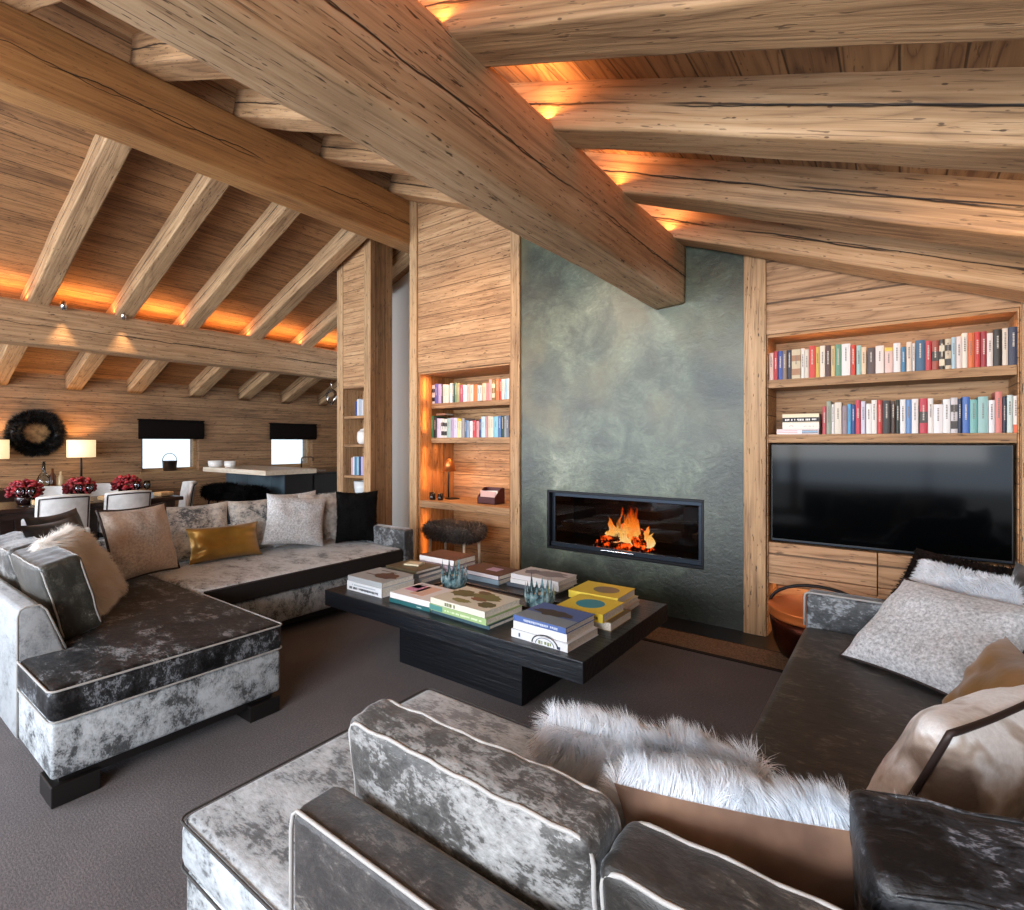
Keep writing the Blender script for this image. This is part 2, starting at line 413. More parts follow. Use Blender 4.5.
# glass
def glass(name, tint='e8eef2', rough=.0, refl=1.0):
    t = NT(name); tr = t.new('ShaderNodeBsdfTransparent'); tr.inputs[0].default_value = lin(tint)
    gl = t.new('ShaderNodeBsdfGlossy'); gl.inputs['Roughness'].default_value = rough
    fr = t.new('ShaderNodeFresnel'); fr.inputs[0].default_value = 1.45
    mx = t.new('ShaderNodeMixShader'); t.put(mx.inputs[0], t.math('MULTIPLY', fr.outputs[0], refl)); t.l.new(tr.outputs[0], mx.inputs[1]); t.l.new(gl.outputs[0], mx.inputs[2])
    t.l.new(mx.outputs[0], t.out.inputs[0]); return t.m
M_glass = glass('clear_glass')
M_fireglass = glass('smoked_fire_glass', 'b8bcc0', .02, .9)

# windows of the left wall
M_fab = speckled('dark_brown_linen', '0e0a09', '1a1412', 120, .95, .1, Specular_IOR_Level=.1)
for i, (a, b, c, d) in enumerate(WIN):
    mb = MB(); x0, x1 = XL-.17, XL-.11; w = .055
    mb.box(x0, x1, a, b, c, c+w); mb.box(x0, x1, a, b, d-w, d); mb.box(x0, x1, a, a+w, c+w, d-w); mb.box(x0, x1, b-w, b, c+w, d-w)
    w_ = struct(mb.build('window_%d' % (i+1), W_win, bevel=.004))
    MB().box(x0+.02, x0+.03, a+w, b-w, c+w, d-w).build('pane', M_glass, w_)
    MB().box(XL-.11, XL+.03, a-.02, b+.02, c-.035, c+.002).build('window_sill', W_win, w_)
    t = thing('roman_blind', ['dark brown roman blind gathered above the window beside the dining table', 'dark brown roman blind gathered above the kitchen tap window'][i], 'blind', (XL+.03, (a+b)/2, 1.50), group='roman blinds on the boarded wall')
    y = (b-a)/2+.06
    m2 = MB()
    for k in range(4): m2.rbox((0.015+.008*k, 0, .16), (.012, y, .16-.012*k), .01, 2, 4)
    m2.build('blind_fabric', M_fab, t, True)
    MB().box(-.03, .05, -y, y, .315, .335).build('headrail', M_fab, t)

# ------------------------------------------------------------------ timbers
def timber(name, p0, p1, w, h, mat, label, cat, group=None, wob=.012, seed=0, n=40):
    """hewn beam: local x runs from p0 to p1, local z is the top"""
    p0, p1 = Vector(p0), Vector(p1); d = p1-p0; L = d.length; X = d.normalized()
    Y = Vector((0, 0, 1)).cross(X).normalized(); Z = X.cross(Y)
    sec = []; r = min(w, h)*.09
    for sx, sz, a0 in ((1, 1, 0), (-1, 1, 90), (-1, -1, 180), (1, -1, 270)):
        for k in (0, 45, 90):
            a = math.radians(a0+k); sec.append((sx*(w/2-r)+r*math.cos(a), sz*(h/2-r)+r*math.sin(a)))
    vs = []; fs = []; m = len(sec)
    for i in range(n+1):
        x = L*i/n
        for k, (y, z) in enumerate(sec):
            q = noise.noise_vector(Vector((x*1.1+seed*7.3, y*3+seed, z*3)))*wob+noise.noise_vector(Vector((x*4+seed*3, y*8, z*8)))*wob*.4
            vs.append((x, y+q.y, z+q.z))
    for i in range(n):
        for k in range(m):
            l = (k+1) % m; fs.append((i*m+k, (i+1)*m+k, (i+1)*m+l, i*m+l))
    fs.append(tuple(range(m))); fs.append(tuple(n*m+k for k in range(m))[::-1])
    fs = [f[::-1] for f in fs]
    mb = MB(); mb.add(vs, fs); o = mb.build(name, mat, None, True)
    M = Matrix((X, Y, Z)).transposed().to_4x4(); M.translation = p0; o.matrix_world = M
    for e in o.data.polygons: pass
    o.modifiers.new('wn', 'WEIGHTED_NORMAL')
    tag(o, label, cat, group); return o
# big purlin straight above the sofas, ridge beam, low purlin over the dining side
timber('purlin_beam', (-1.53, YB, 2.81), (-1.53, WALLY+.02, 2.81), .27, .49, W_beam, 'huge cracked timber beam running overhead to the chimney breast', 'beam', seed=1, n=90, wob=.016)
timber('ridge_beam', (RX, YB, 4.03), (RX, WALLY+1.3, 4.03), .27, .52, W_ridge, 'smooth brown ridge beam meeting the top of the boarded wall', 'beam', seed=2, n=80)
timber('purlin_beam', (-8.19, YB, 2.83), (-8.19, YF, 2.83), .28, .50, W_beam, 'long low timber beam over the dining table with two spotlights', 'beam', seed=3, n=80)
RY = [.78, 1.60, 2.36, 3.20, 4.09]
RLAB = {1.60: 'thick rafter right of the overhead beam, nearest the viewer at the top edge', 2.36: 'second thick rafter right of the overhead beam, below the board strip', 3.20: 'third thick rafter right of the overhead beam, between two shadow gaps', 4.09: 'rafter lying along the top of the chimney and television wall'}
for k, y in enumerate(RY):
    # right-hand slope
    x0, x1 = RX+.14, XR
    h = .24; c = lambda x: zr(x)+h/2-.01
    timber('roof_rafter', (x0, y, c(x0)), (x1, y, c(x1)), .24, h, W_raft, RLAB.get(y, 'short piece of rafter between ridge beam and overhead beam at the top left edge'), 'rafter', 'rafters of the right roof slope', seed=10+k, n=50, wob=.016)
LY = [1.66, 2.50, 3.29, 4.22, 5.09, 5.95, 6.80]
for k, y in enumerate(LY):
    x0, x1 = RX-.14, XL
    timber('roof_rafter', (x0, y, c(x0)), (x1, y, c(x1)), .20, h, W_raftL, ('pale rafter of the left roof slope, %s from the left above the low beam' % ordinal(k+1)) if k < 5 else 'pale rafter seen only below the low beam, %s' % ('nearest the far window' if k == 5 else 'last one beside the wooden column'), 'rafter', 'rafters of the left roof slope', seed=40+k, n=40, wob=.01)

# ------------------------------------------------------------------ fireplace
fp = thing('fireplace', 'wide black built-in fireplace set low in the green plaster chimney', 'fireplace', ((FX0+FX1)/2, WALLY, FZ0))
hw, hh = (FX1-FX0)/2, FZ1-FZ0
def frame(mb, w, z0, z1, t, y0, y1):
    mb.box(-w, w, y0, y1, z0, z0+t); mb.box(-w, w, y0, y1, z1-t, z1); mb.box(-w, -w+t, y0, y1, z0+t, z1-t); mb.box(w-t, w, y0, y1, z0+t, z1-t)
mb = MB(); frame(mb, hw-.002, .002, hh-.002, .022, .0, .06); mb.build('outer_frame', M_black, fp, bevel=.003)
mb = MB(); frame(mb, hw-.024, .024, hh-.024, .035, .05, .075); mb.box(-hw+.024, hw-.024, .03, .05, .024, .062); mb.build('door_frame', M_frame, fp, bevel=.003)
MB().box(-hw+.055, hw-.055, .06, .064, .055, hh-.055).build('glass_pane', M_fireglass, fp)
mb = MB(); mb.box(-hw+.005, hw-.005, .48, .50, 0, hh); mb.box(-hw+.005, -hw+.02, .08, .48, 0, hh); mb.box(hw-.02, hw-.005, .08, .48, 0, hh); mb.box(-hw, hw, .08, .48, .0, .03); mb.box(-hw, hw, .08, .48, hh-.03, hh)
mb.build('firebox', speckled('sooty_brick', '0c0b0b', '1c1a1a', 8, .9), fp)
MB().rbox((-.02, .02, .045), (.16, .010, .007), .006, 2, 2).build('door_handle', M_chrome, fp, True)
ember = NT('glowing_log'); co = ember.coords(); f = ember.noise(co, 16, 4, .7)
b_ = ember.bsdf(ember.ramp(f, [(.4, '1a0f0a'), (.65, '4a2a18')]), .9); ember.put(b_.inputs['Emission Color'], ember.ramp(f, [(.50, '000000'), (.60, 'ff4a08'), (.8, 'ffb050')])); b_.inputs['Emission Strength'].default_value = 5
fx = -2.03
for k, (dx, dy, dz, L, az, el) in enumerate(((-.02, .20, .06, .5, .15, 0.0), (.02, .30, .065, .46, -.2, 0.02), (-.02, .25, .135, .42, .55, .12), (.05, .24, .16, .36, -.75, -.32), (.17, .20, .13, .26, -1.1, -.55), (-.16, .22, .075, .22, .9, .0))):
    mb = MB(); n = 8; pth = [(-L/2+L*i/n, .006*math.sin(i*2+k), .006*math.cos(i*3+k)) for i in range(n+1)]
    mb.tube(pth, [.036+.006*math.sin(i*1.7+k) for i in range(n+1)], 9)
    o = mb.build('firewood_log', ember.m, None, True); o.location = (fx+dx, WALLY+dy, FZ0+.03+dz-.025); o.rotation_euler = (0, -el, az)
    tag(o, ['burning log lying at the bottom front of the fire', 'burning log lying at the bottom back of the fire', 'burning log leaning across the middle of the fire', 'burning log slanting down to the right in the fire', 'short burning log standing steep at the right of the fire', 'short burning log stub at the left of the fire'][k], 'log', 'burning logs in the fireplace')
fl = NT('fire_flame'); co = fl.coords(); x, y, z = fl.sep(co)
nz = fl.noise(fl.vec(fl.math('MULTIPLY', x, 16), fl.math('MULTIPLY', y, 16), fl.math('MULTIPLY', z, 5)), 1, 4, .65, .6)
hgt = fl.math('DIVIDE', z, .36)
ec = fl.ramp(fl.math('ADD', hgt, fl.math('MULTIPLY', fl.math('SUBTRACT', nz, .5), 1.1)), [(.0, 'ffd890'), (.3, 'ffb050'), (.6, 'ff7a1e'), (1.0, 'd83a08')])
em = fl.new('ShaderNodeEmission'); fl.put(em.inputs[0], ec); em.inputs[1].default_value = 3.8
lw = fl.new('ShaderNodeLayerWeight'); lw.inputs[0].default_value = .35
al = fl.math('MULTIPLY', fl.smooth(lw.outputs['Facing'], .95, .25, 0, 1), fl.smooth(fl.math('SUBTRACT', nz, fl.math('MULTIPLY', hgt, .30)), .22, .45, 0, .95))
tr = fl.new('ShaderNodeBsdfTransparent'); mx = fl.new('ShaderNodeMixShader'); fl.put(mx.inputs[0], al); fl.l.new(tr.outputs[0], mx.inputs[1]); fl.l.new(em.outputs[0], mx.inputs[2]); fl.l.new(mx.outputs[0], fl.out.inputs[0])
fire = thing('fire', 'orange log fire burning in the middle of the black fireplace', 'fire', (fx, WALLY+.24, FZ0+.07))
for k, (dx, H, R, ln) in enumerate(((-.10, .25, .062, -.05), (-.03, .35, .078, -.01), (.04, .455, .080, .0), (.09, .38, .066, .02), (.15, .20, .05, .05), (-.17, .11, .04, -.03), (.22, .15, .045, .05), (.0, .17, .08, .0))):
    vs = []; prof = [(0, 0), (.6, .05), (1, .18), (.92, .35), (.66, .55), (.4, .75), (.18, .9), (0.0, 1)]
    mb = MB(); n = 14; m = len(prof)
    for r, zz in prof:
        for q in range(n):
            a = 2*PI*q/n; wv = noise.noise(Vector((math.cos(a)*1.2+k*5, math.sin(a)*1.2, zz*3)))*.5+1
            sw = noise.noise(Vector((k*3.1, zz*3.2, 0)))*.05*zz
            vs.append((dx+ln*zz+sw+R*r*wv*math.cos(a), .03*((k % 3)-1)+R*.6*r*wv*math.sin(a), H*zz))
    fs = [(i*n+q, i*n+(q+1) % n, (i+1)*n+(q+1) % n, (i+1)*n+q) for i in range(m-1) for q in range(n)]
    mb.add(vs, fs).build('flame', fl.m, fire, True)

# ------------------------------------------------------------------ built-in bookcases
def led(name, loc, rot, sx, sy, power, col):
    L = bpy.data.lights.new(name, 'AREA'); L.shape = 'RECTANGLE'; L.size = sx; L.size_y = sy; L.energy = power; L.color = lin(col)[:3]
    o = bpy.data.objects.new(name, L); COL.objects.link(o); o.location = loc; o.rotation_euler = rot; return o
bc = thing('bookcase', 'tall wooden alcove bookcase with a desk shelf left of the chimney', 'bookcase', ((NX0+NX1)/2, WALLY+.6, 0))
w = (NX1-NX0)/2-.003
MB().box(-w, w, -.025, -.003, 0, NZ-.003).build('back_panel', W_niche, bc)
for sx in (-1, 1): MB().box(sx*w-(.022 if sx > 0 else 0), sx*w+(.022 if sx < 0 else 0), -.595, -.026, 0, NZ-.003).build('side_panel', wood('niche_side_%d' % (sx+1), 'Z', 'Y', .2, ('7a4c28', 'b07a46', 'd29e66')), bc)
MB().box(-w+.022, w-.022, -.595, -.026, NZ-.025, NZ-.003).build('top_panel', W_niche, bc)
for z0, z1, yf in ((1.845, 1.905, -.42), (1.44, 1.50, -.42), (.695, .775, -.595)):
    MB().box(-w+.023, w-.023, yf, -.026, z0, z1).build('desk_shelf' if z0 < 1 else 'shelf', W_shelf, bc, bevel=.004)
tc = thing('bookcase', 'wide wooden wall unit with book shelves above the television', 'bookcase', ((TX0+TX1)/2, WALLY+.36, 0))
w = (TX1-TX0)/2-.003
MB().box(-w, w, -.025, -.003, .40, TZ-.003).build('back_panel', W_shelf, tc)
for sx in (-1, 1): MB().box(sx*w-(.007 if sx > 0 else 0), sx*w+(.007 if sx < 0 else 0), -.355, -.026, 0, TZ-.003).build('side_panel', W_niche, tc)
MB().box(-w+.007, w-.007, -.355, -.026, TZ-.025, TZ-.003).build('top_panel', W_niche, tc)
for z0, z1 in ((1.85, 1.91), (1.445, 1.505)):
    MB().box(-w+.008, w-.008, -.352, -.026, z0, z1).build('shelf', W_shelf, tc, bevel=.004)
MB().box(-w+.008, w-.008, -.30, -.026, .40, .43).build('bottom_panel', W_shelf, tc)
xm = -.12-(TX0+TX1)/2
for a, b, z0, z1 in ((-w+.009, xm-.003, .475, .705), (-w+.009, xm-.003, .40, .470), (xm+.003, w-.009, .475, .705), (xm+.003, w-.009, .40, .470)):
    MB().box(a, b, -.345, -.31, z0, z1).build('drawer_front' if z1 > .6 else 'lower_rail', W_tv, tc, bevel=.003)
# column shelves
cs = thing('bookcase', 'narrow open shelf niche in the wooden column by the kitchen', 'bookcase', ((SX0+SX1)/2, CY, 0))
w = (SX1-SX0)/2-.002
for z0, z1 in ((1.765, 1.80), (1.385, 1.42), (.965, 1.0), (.38, .42)):
    MB().box(-w, w, .02, CD-.032, z0, z1).build('shelf', W_shelf, cs, bevel=.003)
# ------------------------------------------------------------------ sofas
V_silver = velvet('painted_sheen_velvet_silver', '303234', 'bcc2c6', .60, 1.0, .25)  # one sofa velvet; nap sheen is painted in as a tone per part
V_dark = velvet('painted_sheen_velvet_dark', '0b0b0c', '9aa0a6', .38, 1.0, .06, spec=.25)
V_brown = velvet('brown_nap_velvet', '131110', '6a655f', .42, 1.0, .12, '9a8c80')
V_grey = velvet('grey_crushed_velvet', '27292b', 'a2a8ad', .46, 1.1)
V_box = velvet('cushion_crushed_velvet', '2c2a29', '9fa09f', .48, 1.3)
V_black = velvet('black_crushed_velvet', '08080a', '9a9ca6', .36, .9, .1, soft=.04)  # crumple highlights painted into the colour as pale patches
M_pipe = plain('pale_piping', 'a5a3a0', .6)
M_pipeD = plain('dark_brown_piping', '2a1d1b', .6)

M_seam = plain('grey_seam', '3a3735', .7)
def slab_cushion(parent, poly, z0, z1, mat, name='seat_cushion', pipe=True, bev=.035, pipem=None, cut=None):
    """upholstered polygon cushion with soft edges and piping along both edges"""
    mb = MB(); mb.prism(poly, z0, z1, 'Z'); o = mb.build(name, mat, parent, True, bevel=bev, seg=4)
    if pipe:
        def round_path(z, ins):
            P = [Vector((p[0], p[1], z)) for p in poly]; out = []; n = len(P)
            ctr = sum(P, Vector())/n
            for i in range(n):
                a, b, c = P[i-1], P[i], P[(i+1) % n]; u = (a-b).normalized(); v = (c-b).normalized()
                R = .035
                for t in (0, .25, .5, .75, 1): out.append(b+u*R*(1-t)**2+v*R*t**2)
            return out
        for z in (z1-.008, z0+.010):
            P_ = round_path(z, 0)
            if cut: P_ = P_[-2:]+P_[:cut*5+3]
            pm = MB(); pm.tube(P_, .0035 if pipem else .0048, 6, not cut); pm.build('piping', pipem or M_pipe, o, True)
    return o
def back_profile(t_bot=.19, t_top=.10, h=.70, z0=.11):
    pts = [(0, z0), (0, h-.02), (.006, h-.006), (.02, h), (t_top-.03, h+.002), (t_top-.008, h-.012), (t_top+.006, h-.04)]
    pts += [(t_bot-.015, .45), (t_bot, .36), (t_bot, z0)]
    return pts

# --- sofa on the left
ZS0, ZS1 = .335, .475
s1 = thing('corner_sofa', 'L-shaped dark and silver crushed velvet sofa on the left, below the dining area', 'sofa', (-3.7, 1.0, 0))
def loc(o): o.location = (-o.parent.location.x, -o.parent.location.y, 0); return o
A0, A1 = .58, 1.55
loc(slab_cushion(s1, [(-2.67, A0), (-2.67, A1), (-3.66, A1), (-4.72, A1), (-4.72, A0+.19), (-3.195, A0+.19), (-3.195, A0)], ZS0, ZS1, V_dark, cut=2))
mb = MB(); mb.prism([(-3.68, A1+.005), (-3.68, 3.30), (-4.72, 3.30), (-4.72, A1+.005)], ZS0, ZS1, 'Z')
V_seatB = velvet('silver_seat_velvet', '3e4042', 'd0d5d9', .68, 1.0, .3)
o = loc(mb.build('seat_cushion', V_seatB, s1, True, bevel=.035, seg=4))
b2 = loc(MB().box(-3.684, -3.672, A1+.03, 3.285, ZS0+.012, ZS1-.018).build('cushion_front_band', plain('dark_brown_band', '15100e', .75), s1)); b2['label'] = 'dark brown front band of the silver seat'
for z in (ZS1-.012, ZS0+.01): loc(MB().tube([(-3.678, A1+.03, z), (-3.678, 3.28, z)], .005, 6).build('piping', M_pipeD, s1, True))
loc(MB().prism([(-2.685, A0+.008), (-2.685, A1-.008), (-3.70, A1-.008), (-3.70, 3.30), (-4.72, 3.30), (-4.72, A0+.008)], .11, ZS0-.004, 'Z').build('base', V_silver, s1, True, bevel=.018, seg=3))
loc(MB().prism([(-2.72, A0+.04), (-2.72, A1-.04), (-3.74, A1-.04), (-3.74, 3.36), (-4.85, 3.36), (-4.85, A0+.04)], .065, .112, 'Z').build('plinth', M_darkwood, s1))
for x, y in ((-2.69, A0+.01), (-2.69, A1-.17), (-3.70, 3.23), (-4.93, A0+.01), (-4.93, 3.23)):
    loc(MB().box(x-.17, x, y, y+.16, 0, .085).build('leg', M_darkwood, s1, bevel=.004))
pr = back_profile()
loc(MB().prism([(A0+p[0], p[1]) for p in pr], -4.95, -3.19, 'X').build('backrest', velvet('pale_back_velvet', '4c5053', 'a3a8ac', .70, .8), s1, True, bevel=.012, seg=3))
loc(MB().prism([(-4.95+p[0], p[1]) for p in pr], A0+.02, 3.42, 'Y').build('backrest', V_silver, s1, True, bevel=.012, seg=3))
loc(MB().rbox((-4.2, 3.37, .375), (.53, .065, .265), .025, 3, 6).build('arm', V_grey, s1, True))
pm = MB()
for x in (-3.193, ): pm.tube([(x, A0+.004, .12), (x, A0+.004, .66), (x, A0+.012, .69), (x, A0+.03, .70), (x, A0+.08, .70), (x, A0+.105, .67), (x, A0+.175, .47)], .005, 6)
loc(pm.build('piping', M_pipe, s1, True))

# --- sofa on the right, its low back towards the viewer
s2 = thing('corner_sofa', 'L-shaped silver velvet sofa in the foreground with a dark seat along the television wall', 'sofa', (-.2, 1.5, 0))
B0, B1 = .60, 1.53
V_chaise = velvet('pale_chaise_velvet', '45484a', 'bcc3c8', .62, .8)
loc(slab_cushion(s2, [(-1.55, B0), (-1.006, B0), (-1.006, B0+.174), (-.425, B0+.174), (-.425, B1), (-1.55, B1)], .315, .455, V_chaise, pipem=M_seam))
loc(slab_cushion(s2, [(-.42, B0+.14), (.52, B0+.14), (.52, 3.25), (-.42, 3.25)], .315, .455, V_brown, pipe=False))
loc(MB().prism([(-1.535, B0+.01), (.60, B0+.01), (.60, 3.25), (-.405, 3.25), (-.405, B1-.012), (-1.535, B1-.012)], .10, .311, 'Z').build('base', V_silver, s2, True, bevel=.02, seg=3))
loc(MB().prism([(-1.50, B0+.04), (.62, B0+.04), (.62, 3.32), (-.37, 3.32), (-.37, B1-.04), (-1.50, B1-.04)], .055, .102, 'Z').build('plinth', M_darkwood, s2))
for x, y in ((-1.37, B0+.01), (-1.37, B1-.18), (-.23, 3.22), (.60, B0+.01), (.60, 3.22)):
    loc(MB().box(x-.16, x, y, y+.16, 0, .085).build('leg', M_darkwood, s2, bevel=.004))
V_back2 = velvet('grey_brown_back_velvet', '282524', '7e7974', .40, 1.3)
loc(MB().prism([(B0+p[0], p[1]) for p in back_profile(.17, .12, .70, .10)], -1.0, .72, 'X').build('backrest', V_back2, s2, True, bevel=.012, seg=3))
loc(MB().prism([(.72-p[0], p[1]) for p in back_profile(.2, .12, .70, .10)], B0, 3.42, 'Y').build('backrest', V_grey, s2, True, bevel=.012, seg=3))
loc(MB().rbox((.12, 3.335, .36), (.535, .065, .265), .025, 3, 6).build('arm', V_grey, s2, True))
pm = MB(); y = B0-.002
pm.tube([(-1.002, y, .12), (-1.002, y, .66), (-1.0, y+.003, .688), (-.99, y+.006, .697), (.70, y+.006, .697)], .0045, 6)
loc(pm.build('piping', M_pipe, s2, True))
pm = MB(); pm.tube([(-.42, 3.268, .45), (-.42, 3.268, .60), (-.415, 3.268, .622), (-.40, 3.268, .63), (.5, 3.268, .63)], .006, 6)
loc(pm.build('piping', M_pipe, s2, True))

# ------------------------------------------------------------------ cushions
def pillow_mesh(w, h, t, n=22, pinch=.085, wr=.012, seed=0, corner=.8, sag=0):
    """knife-edge scatter cushion standing on its lower edge; front is -y"""
    mb = MB()
    def P(u, v, side):
        eu = 1-abs(u)**3.0; ev = 1-abs(v)**3.0
        th = t/2*(max(0, eu)*max(0, ev))**.55
        x = u*w/2*(1-pinch*(1-v*v)*abs(u)**2); z = v*h/2*(1-pinch*(1-u*u)*abs(v)**2)
        q = noise.noise(Vector((u*1.7+seed*5.1, v*1.7, side*2.0)))*wr*1.6+noise.noise(Vector((u*4+seed, v*4, side*3)))*wr*.6
        q += wr*1.5*math.sin(8*math.atan2(v, u)+seed)*max(0, (abs(u*v))**1.2)*.8
        th += q*min(1, eu*ev*3)
        z -= sag*(1-u*u)*max(0, v)**2
        return (x, side*th, z+h/2)
    N = n
    for side in (-1, 1):
        vs = [P(-1+2*i/N, -1+2*j/N, side) for j in range(N+1) for i in range(N+1)]
        fs = []
        for j in range(N):
            for i in range(N):
                a = j*(N+1)+i; q = (a, a+1, a+N+2, a+N+1); fs.append(q if side < 0 else q[::-1])
        mb.add(vs, fs)
    rim = [P(-1+2*i/N, -1, 0) for i in range(N)]+[P(1, -1+2*i/N, 0) for i in range(N)]+[P(1-2*i/N, 1, 0) for i in range(N)]+[P(-1, 1-2*i/N, 0) for i in range(N)]
    return mb, rim
def set_pose(o, loc_, yaw, tilt, roll=0):
    o.location = loc_
    o.rotation_euler = (Matrix.Rotation(yaw, 3, 'Z') @ Matrix.Rotation(-tilt, 3, 'X') @ Matrix.Rotation(roll, 3, 'Y')).to_euler()
D = math.radians
def pillow(label, mats, size, loc_, yaw, tilt, roll=0, pipe=None, piper=.005, fur=None, seed=0, group=None, name='throw_pillow', wr=.012, sag=0, region=None, two=None):
    w, h, t = size
    mb, rim = pillow_mesh(w, h, t, 22, .085, wr, seed, sag=sag)
    if two:                       # back of the cover in the second material
        k = len(mb.f)//2
        for i in range(k, len(mb.f)): mb.mi[i] = 1
    if fur: mb.fur(seed=seed+3, region=region, **fur)
    root = thing(name, label, 'cushion', (0, 0, 0), group=group); set_pose(root, loc_, yaw, tilt, roll)
    mb.build('cover', mats, root, True)
    if pipe: MB().tube(rim, piper, 6, True).build('piping', pipe, root, True)
    return root
def box_cushion(label, mat, size, loc_, yaw, tilt, roll=0, pipe=M_pipe, seed=0, group=None, bulge=.025, puck=.006, pr_=.0042):
    w, h, t = size
    def fn(p, u):
        q = noise.noise_vector(Vector((u[0]*2.2+seed*4, u[1]*2, u[2]*2.2)))*puck
        e = max(0, 1-u[0]**2)*max(0, 1-u[2]**2)
        pk = puck*.5*math.sin(u[0]*17+seed+u[2]*3)*abs(u[2])**4*(1-abs(u[1])**2*.2)
        return (p[0]+q.x*.6, p[1]+(u[1]*bulge*e)+q.y, p[2]+q.z*.6+pk)
    root = thing('sofa_cushion', label, 'cushion', group=group); set_pose(root, loc_, yaw, tilt, roll)
    MB().rbox((0, 0, h/2), (w/2, t/2, h/2), .028, 4, 14, fn).build('cover', mat, root, True)
    for sy in (-1, 1):
        a, c = w/2-.006, h/2-.006; R = .04; path = []
        for (cx, cz, a0) in ((a-R, c-R, 0), (-a+R, c-R, 90), (-a+R, -c+R, 180), (a-R, -c+R, 270)):
            for k in range(5):
                g = math.radians(a0+k*22.5); path.append(Vector((cx+R*math.cos(g), sy*(t/2-.010), cz+R*math.sin(g))))
        dense = []
        for i in range(len(path)):
            p, q = path[i], path[(i+1) % len(path)]; m = max(1, int((q-p).length/.03))
            dense += [p.lerp(q, j/m) for j in range(m)]
        hf = (w/2, t/2, h/2)
        dense = [Vector(fn(p, (p.x/hf[0], p.y/hf[1], p.z/hf[2])))+Vector((0, 0, h/2)) for p in dense]
        MB().tube(dense, pr_, 6, True).build('piping', pipe, root, True)
    return root
def fabric_fur(name, c0, c1, scale=9, rough=.7, sheen=.4, trans=0):
    t = NT(name); co = t.coords(); f = t.noise(co, scale, 4, .6, .5)
    c_ = t.ramp(f, [(.36, c0), (.62, c1)]); b = t.bsdf(c_, rough, Sheen_Weight=sheen, Specular_IOR_Level=.15 if sheen < .2 else .4)
    if trans:
        tb = t.new('ShaderNodeBsdfTranslucent'); t.put(tb.inputs[0], c_); mx = t.new('ShaderNodeMixShader'); mx.inputs[0].default_value = trans
        t.l.new(b.outputs[0], mx.inputs[1]); t.l.new(tb.outputs[0], mx.inputs[2]); t.l.new(mx.outputs[0], t.out.inputs[0])
    return t.m
F_white = fabric_fur('white_long_fur', 'dde4ec', 'f8fbff', 7, trans=.4)
F_cream = fabric_fur('cream_long_fur', 'ebe2d6', 'fdfbf8', 4, trans=.4)
F_dark = fabric_fur('dark_brown_fur', '080505', '1e1512', 8, .8, 0)
F_black = fabric_fur('black_fur', '020202', '0b0b0c', 8, .9, 0)
F_grey = fabric_fur('pale_grey_fur', '8e8780', 'd8d2ca', 9)
M_tan = speckled('tan_suede', '5c4436', '94745e', 4, .85, .1, Sheen_Weight=.3)
def hide(name, c0, c1, c2, s1=46, s2=3.0, bal=.5):
    t = NT(name); co = t.coords(); f = t.noise(co, s1, 4, .75); g = t.noise(co, s2, 2, .5)
    a = t.ramp(f, [(.34, c0), (.66, c1)]); t.bsdf(t.mix(t.smooth(g, bal-.12, bal+.14, 0, .8), a, lin(c2)), .75, t.bump(f, .35, .006), Sheen_Weight=.45, Sheen_Roughness=.4); return t.m
H_tan = hide('speckled_tan_hide', '8f8882', 'cfc8c0', 'c3a48c', 60, 2.2, .50)
H_grey = hide('speckled_grey_hide', '8f9194', 'e2e3e5', 'd2cbc4', 75, 2.0, .62)
H_patch = velvet('hide_black_white', '363a40', 'd6d1c9', .62, 1.3, .3)
def cow():
    t = NT('white_brown_hide'); co = t.coords(); g = t.noise(co, 5.0, 3, .55, .3); f = t.noise(co, 80, 3, .7)
    a = t.ramp(g, [(.40, '6a5444'), (.47, 'b5a598'), (.52, 'f0f0f0')]); t.bsdf(t.mix(.25, a, t.ramp(f, [(.3, '8a8078'), (.7, 'ffffff')]), 'MULTIPLY'), .75, t.bump(f, .3, .005), Sheen_Weight=.4); return t.m
H_cow = cow()
S_gold = NT('gold_satin'); co = S_gold.coords(); f = S_gold.noise(co, 5, 3, .5, .3)
S_gold.bsdf(S_gold.ramp(f, [(.3, '8a6420'), (.7, 'a87f35')]), .32, S_gold.bump(f, .25, .03), Metallic=.45, Sheen_Weight=.2); S_gold = S_gold.m
S_ochre = NT('ochre_cotton_velvet'); co = S_ochre.coords(); f = S_ochre.noise(co, 4, 4, .6, .3)
S_ochre.bsdf(S_ochre.ramp(f, [(.3, '6e4c1c'), (.7, '94682a')]), .6, S_ochre.bump(f, .3, .02), Sheen_Weight=.3); S_ochre = S_ochre.m
N_navy = velvet('navy_black_velvet', '0b0d12', '3a4250', .22, 1.2, .3)
Z1 = .480; Z2 = .460
GL = 'cushions on the left sofa'; GR = 'cushions on the right sofa'
# left sofa ------------------------------------------------------
box_cushion('piped dark green-grey velvet box cushion at the open end of the left sofa', velvet('green_grey_velvet', '26251f', 'a09c94', .33, 1.1), (.60, .40, .17), (-3.60, .855, Z1), PI, D(14), seed=1, group=GL)
box_cushion('piped silver velvet box cushion behind the green-grey one at the left edge', V_box, (.60, .40, .17), (-4.24, .855, Z1), PI, D(14), seed=2, group=GL)
pillow('long cream fur cushion leaning beside the green-grey velvet box cushion', [F_cream, F_cream], (.50, .50, .15), (-3.82, 1.10, Z1), PI*.84, D(30), seed=3, group=GL, fur=dict(L=.06, count=34000, width=.0022, droop=(.2, .2, -.9), lean=.7, mi=0))
pillow('glossy navy black cushion behind the cream fur cushion', N_navy, (.5, .5, .14), (-4.25, 1.06, Z1), PI*.75, D(18), seed=4, group=GL)
pillow('dark navy cushion standing highest behind the cream fur cushion', N_navy, (.50, .52, .14), (-4.51, 1.13, Z1), PI*.75, D(18), seed=5, group=GL)
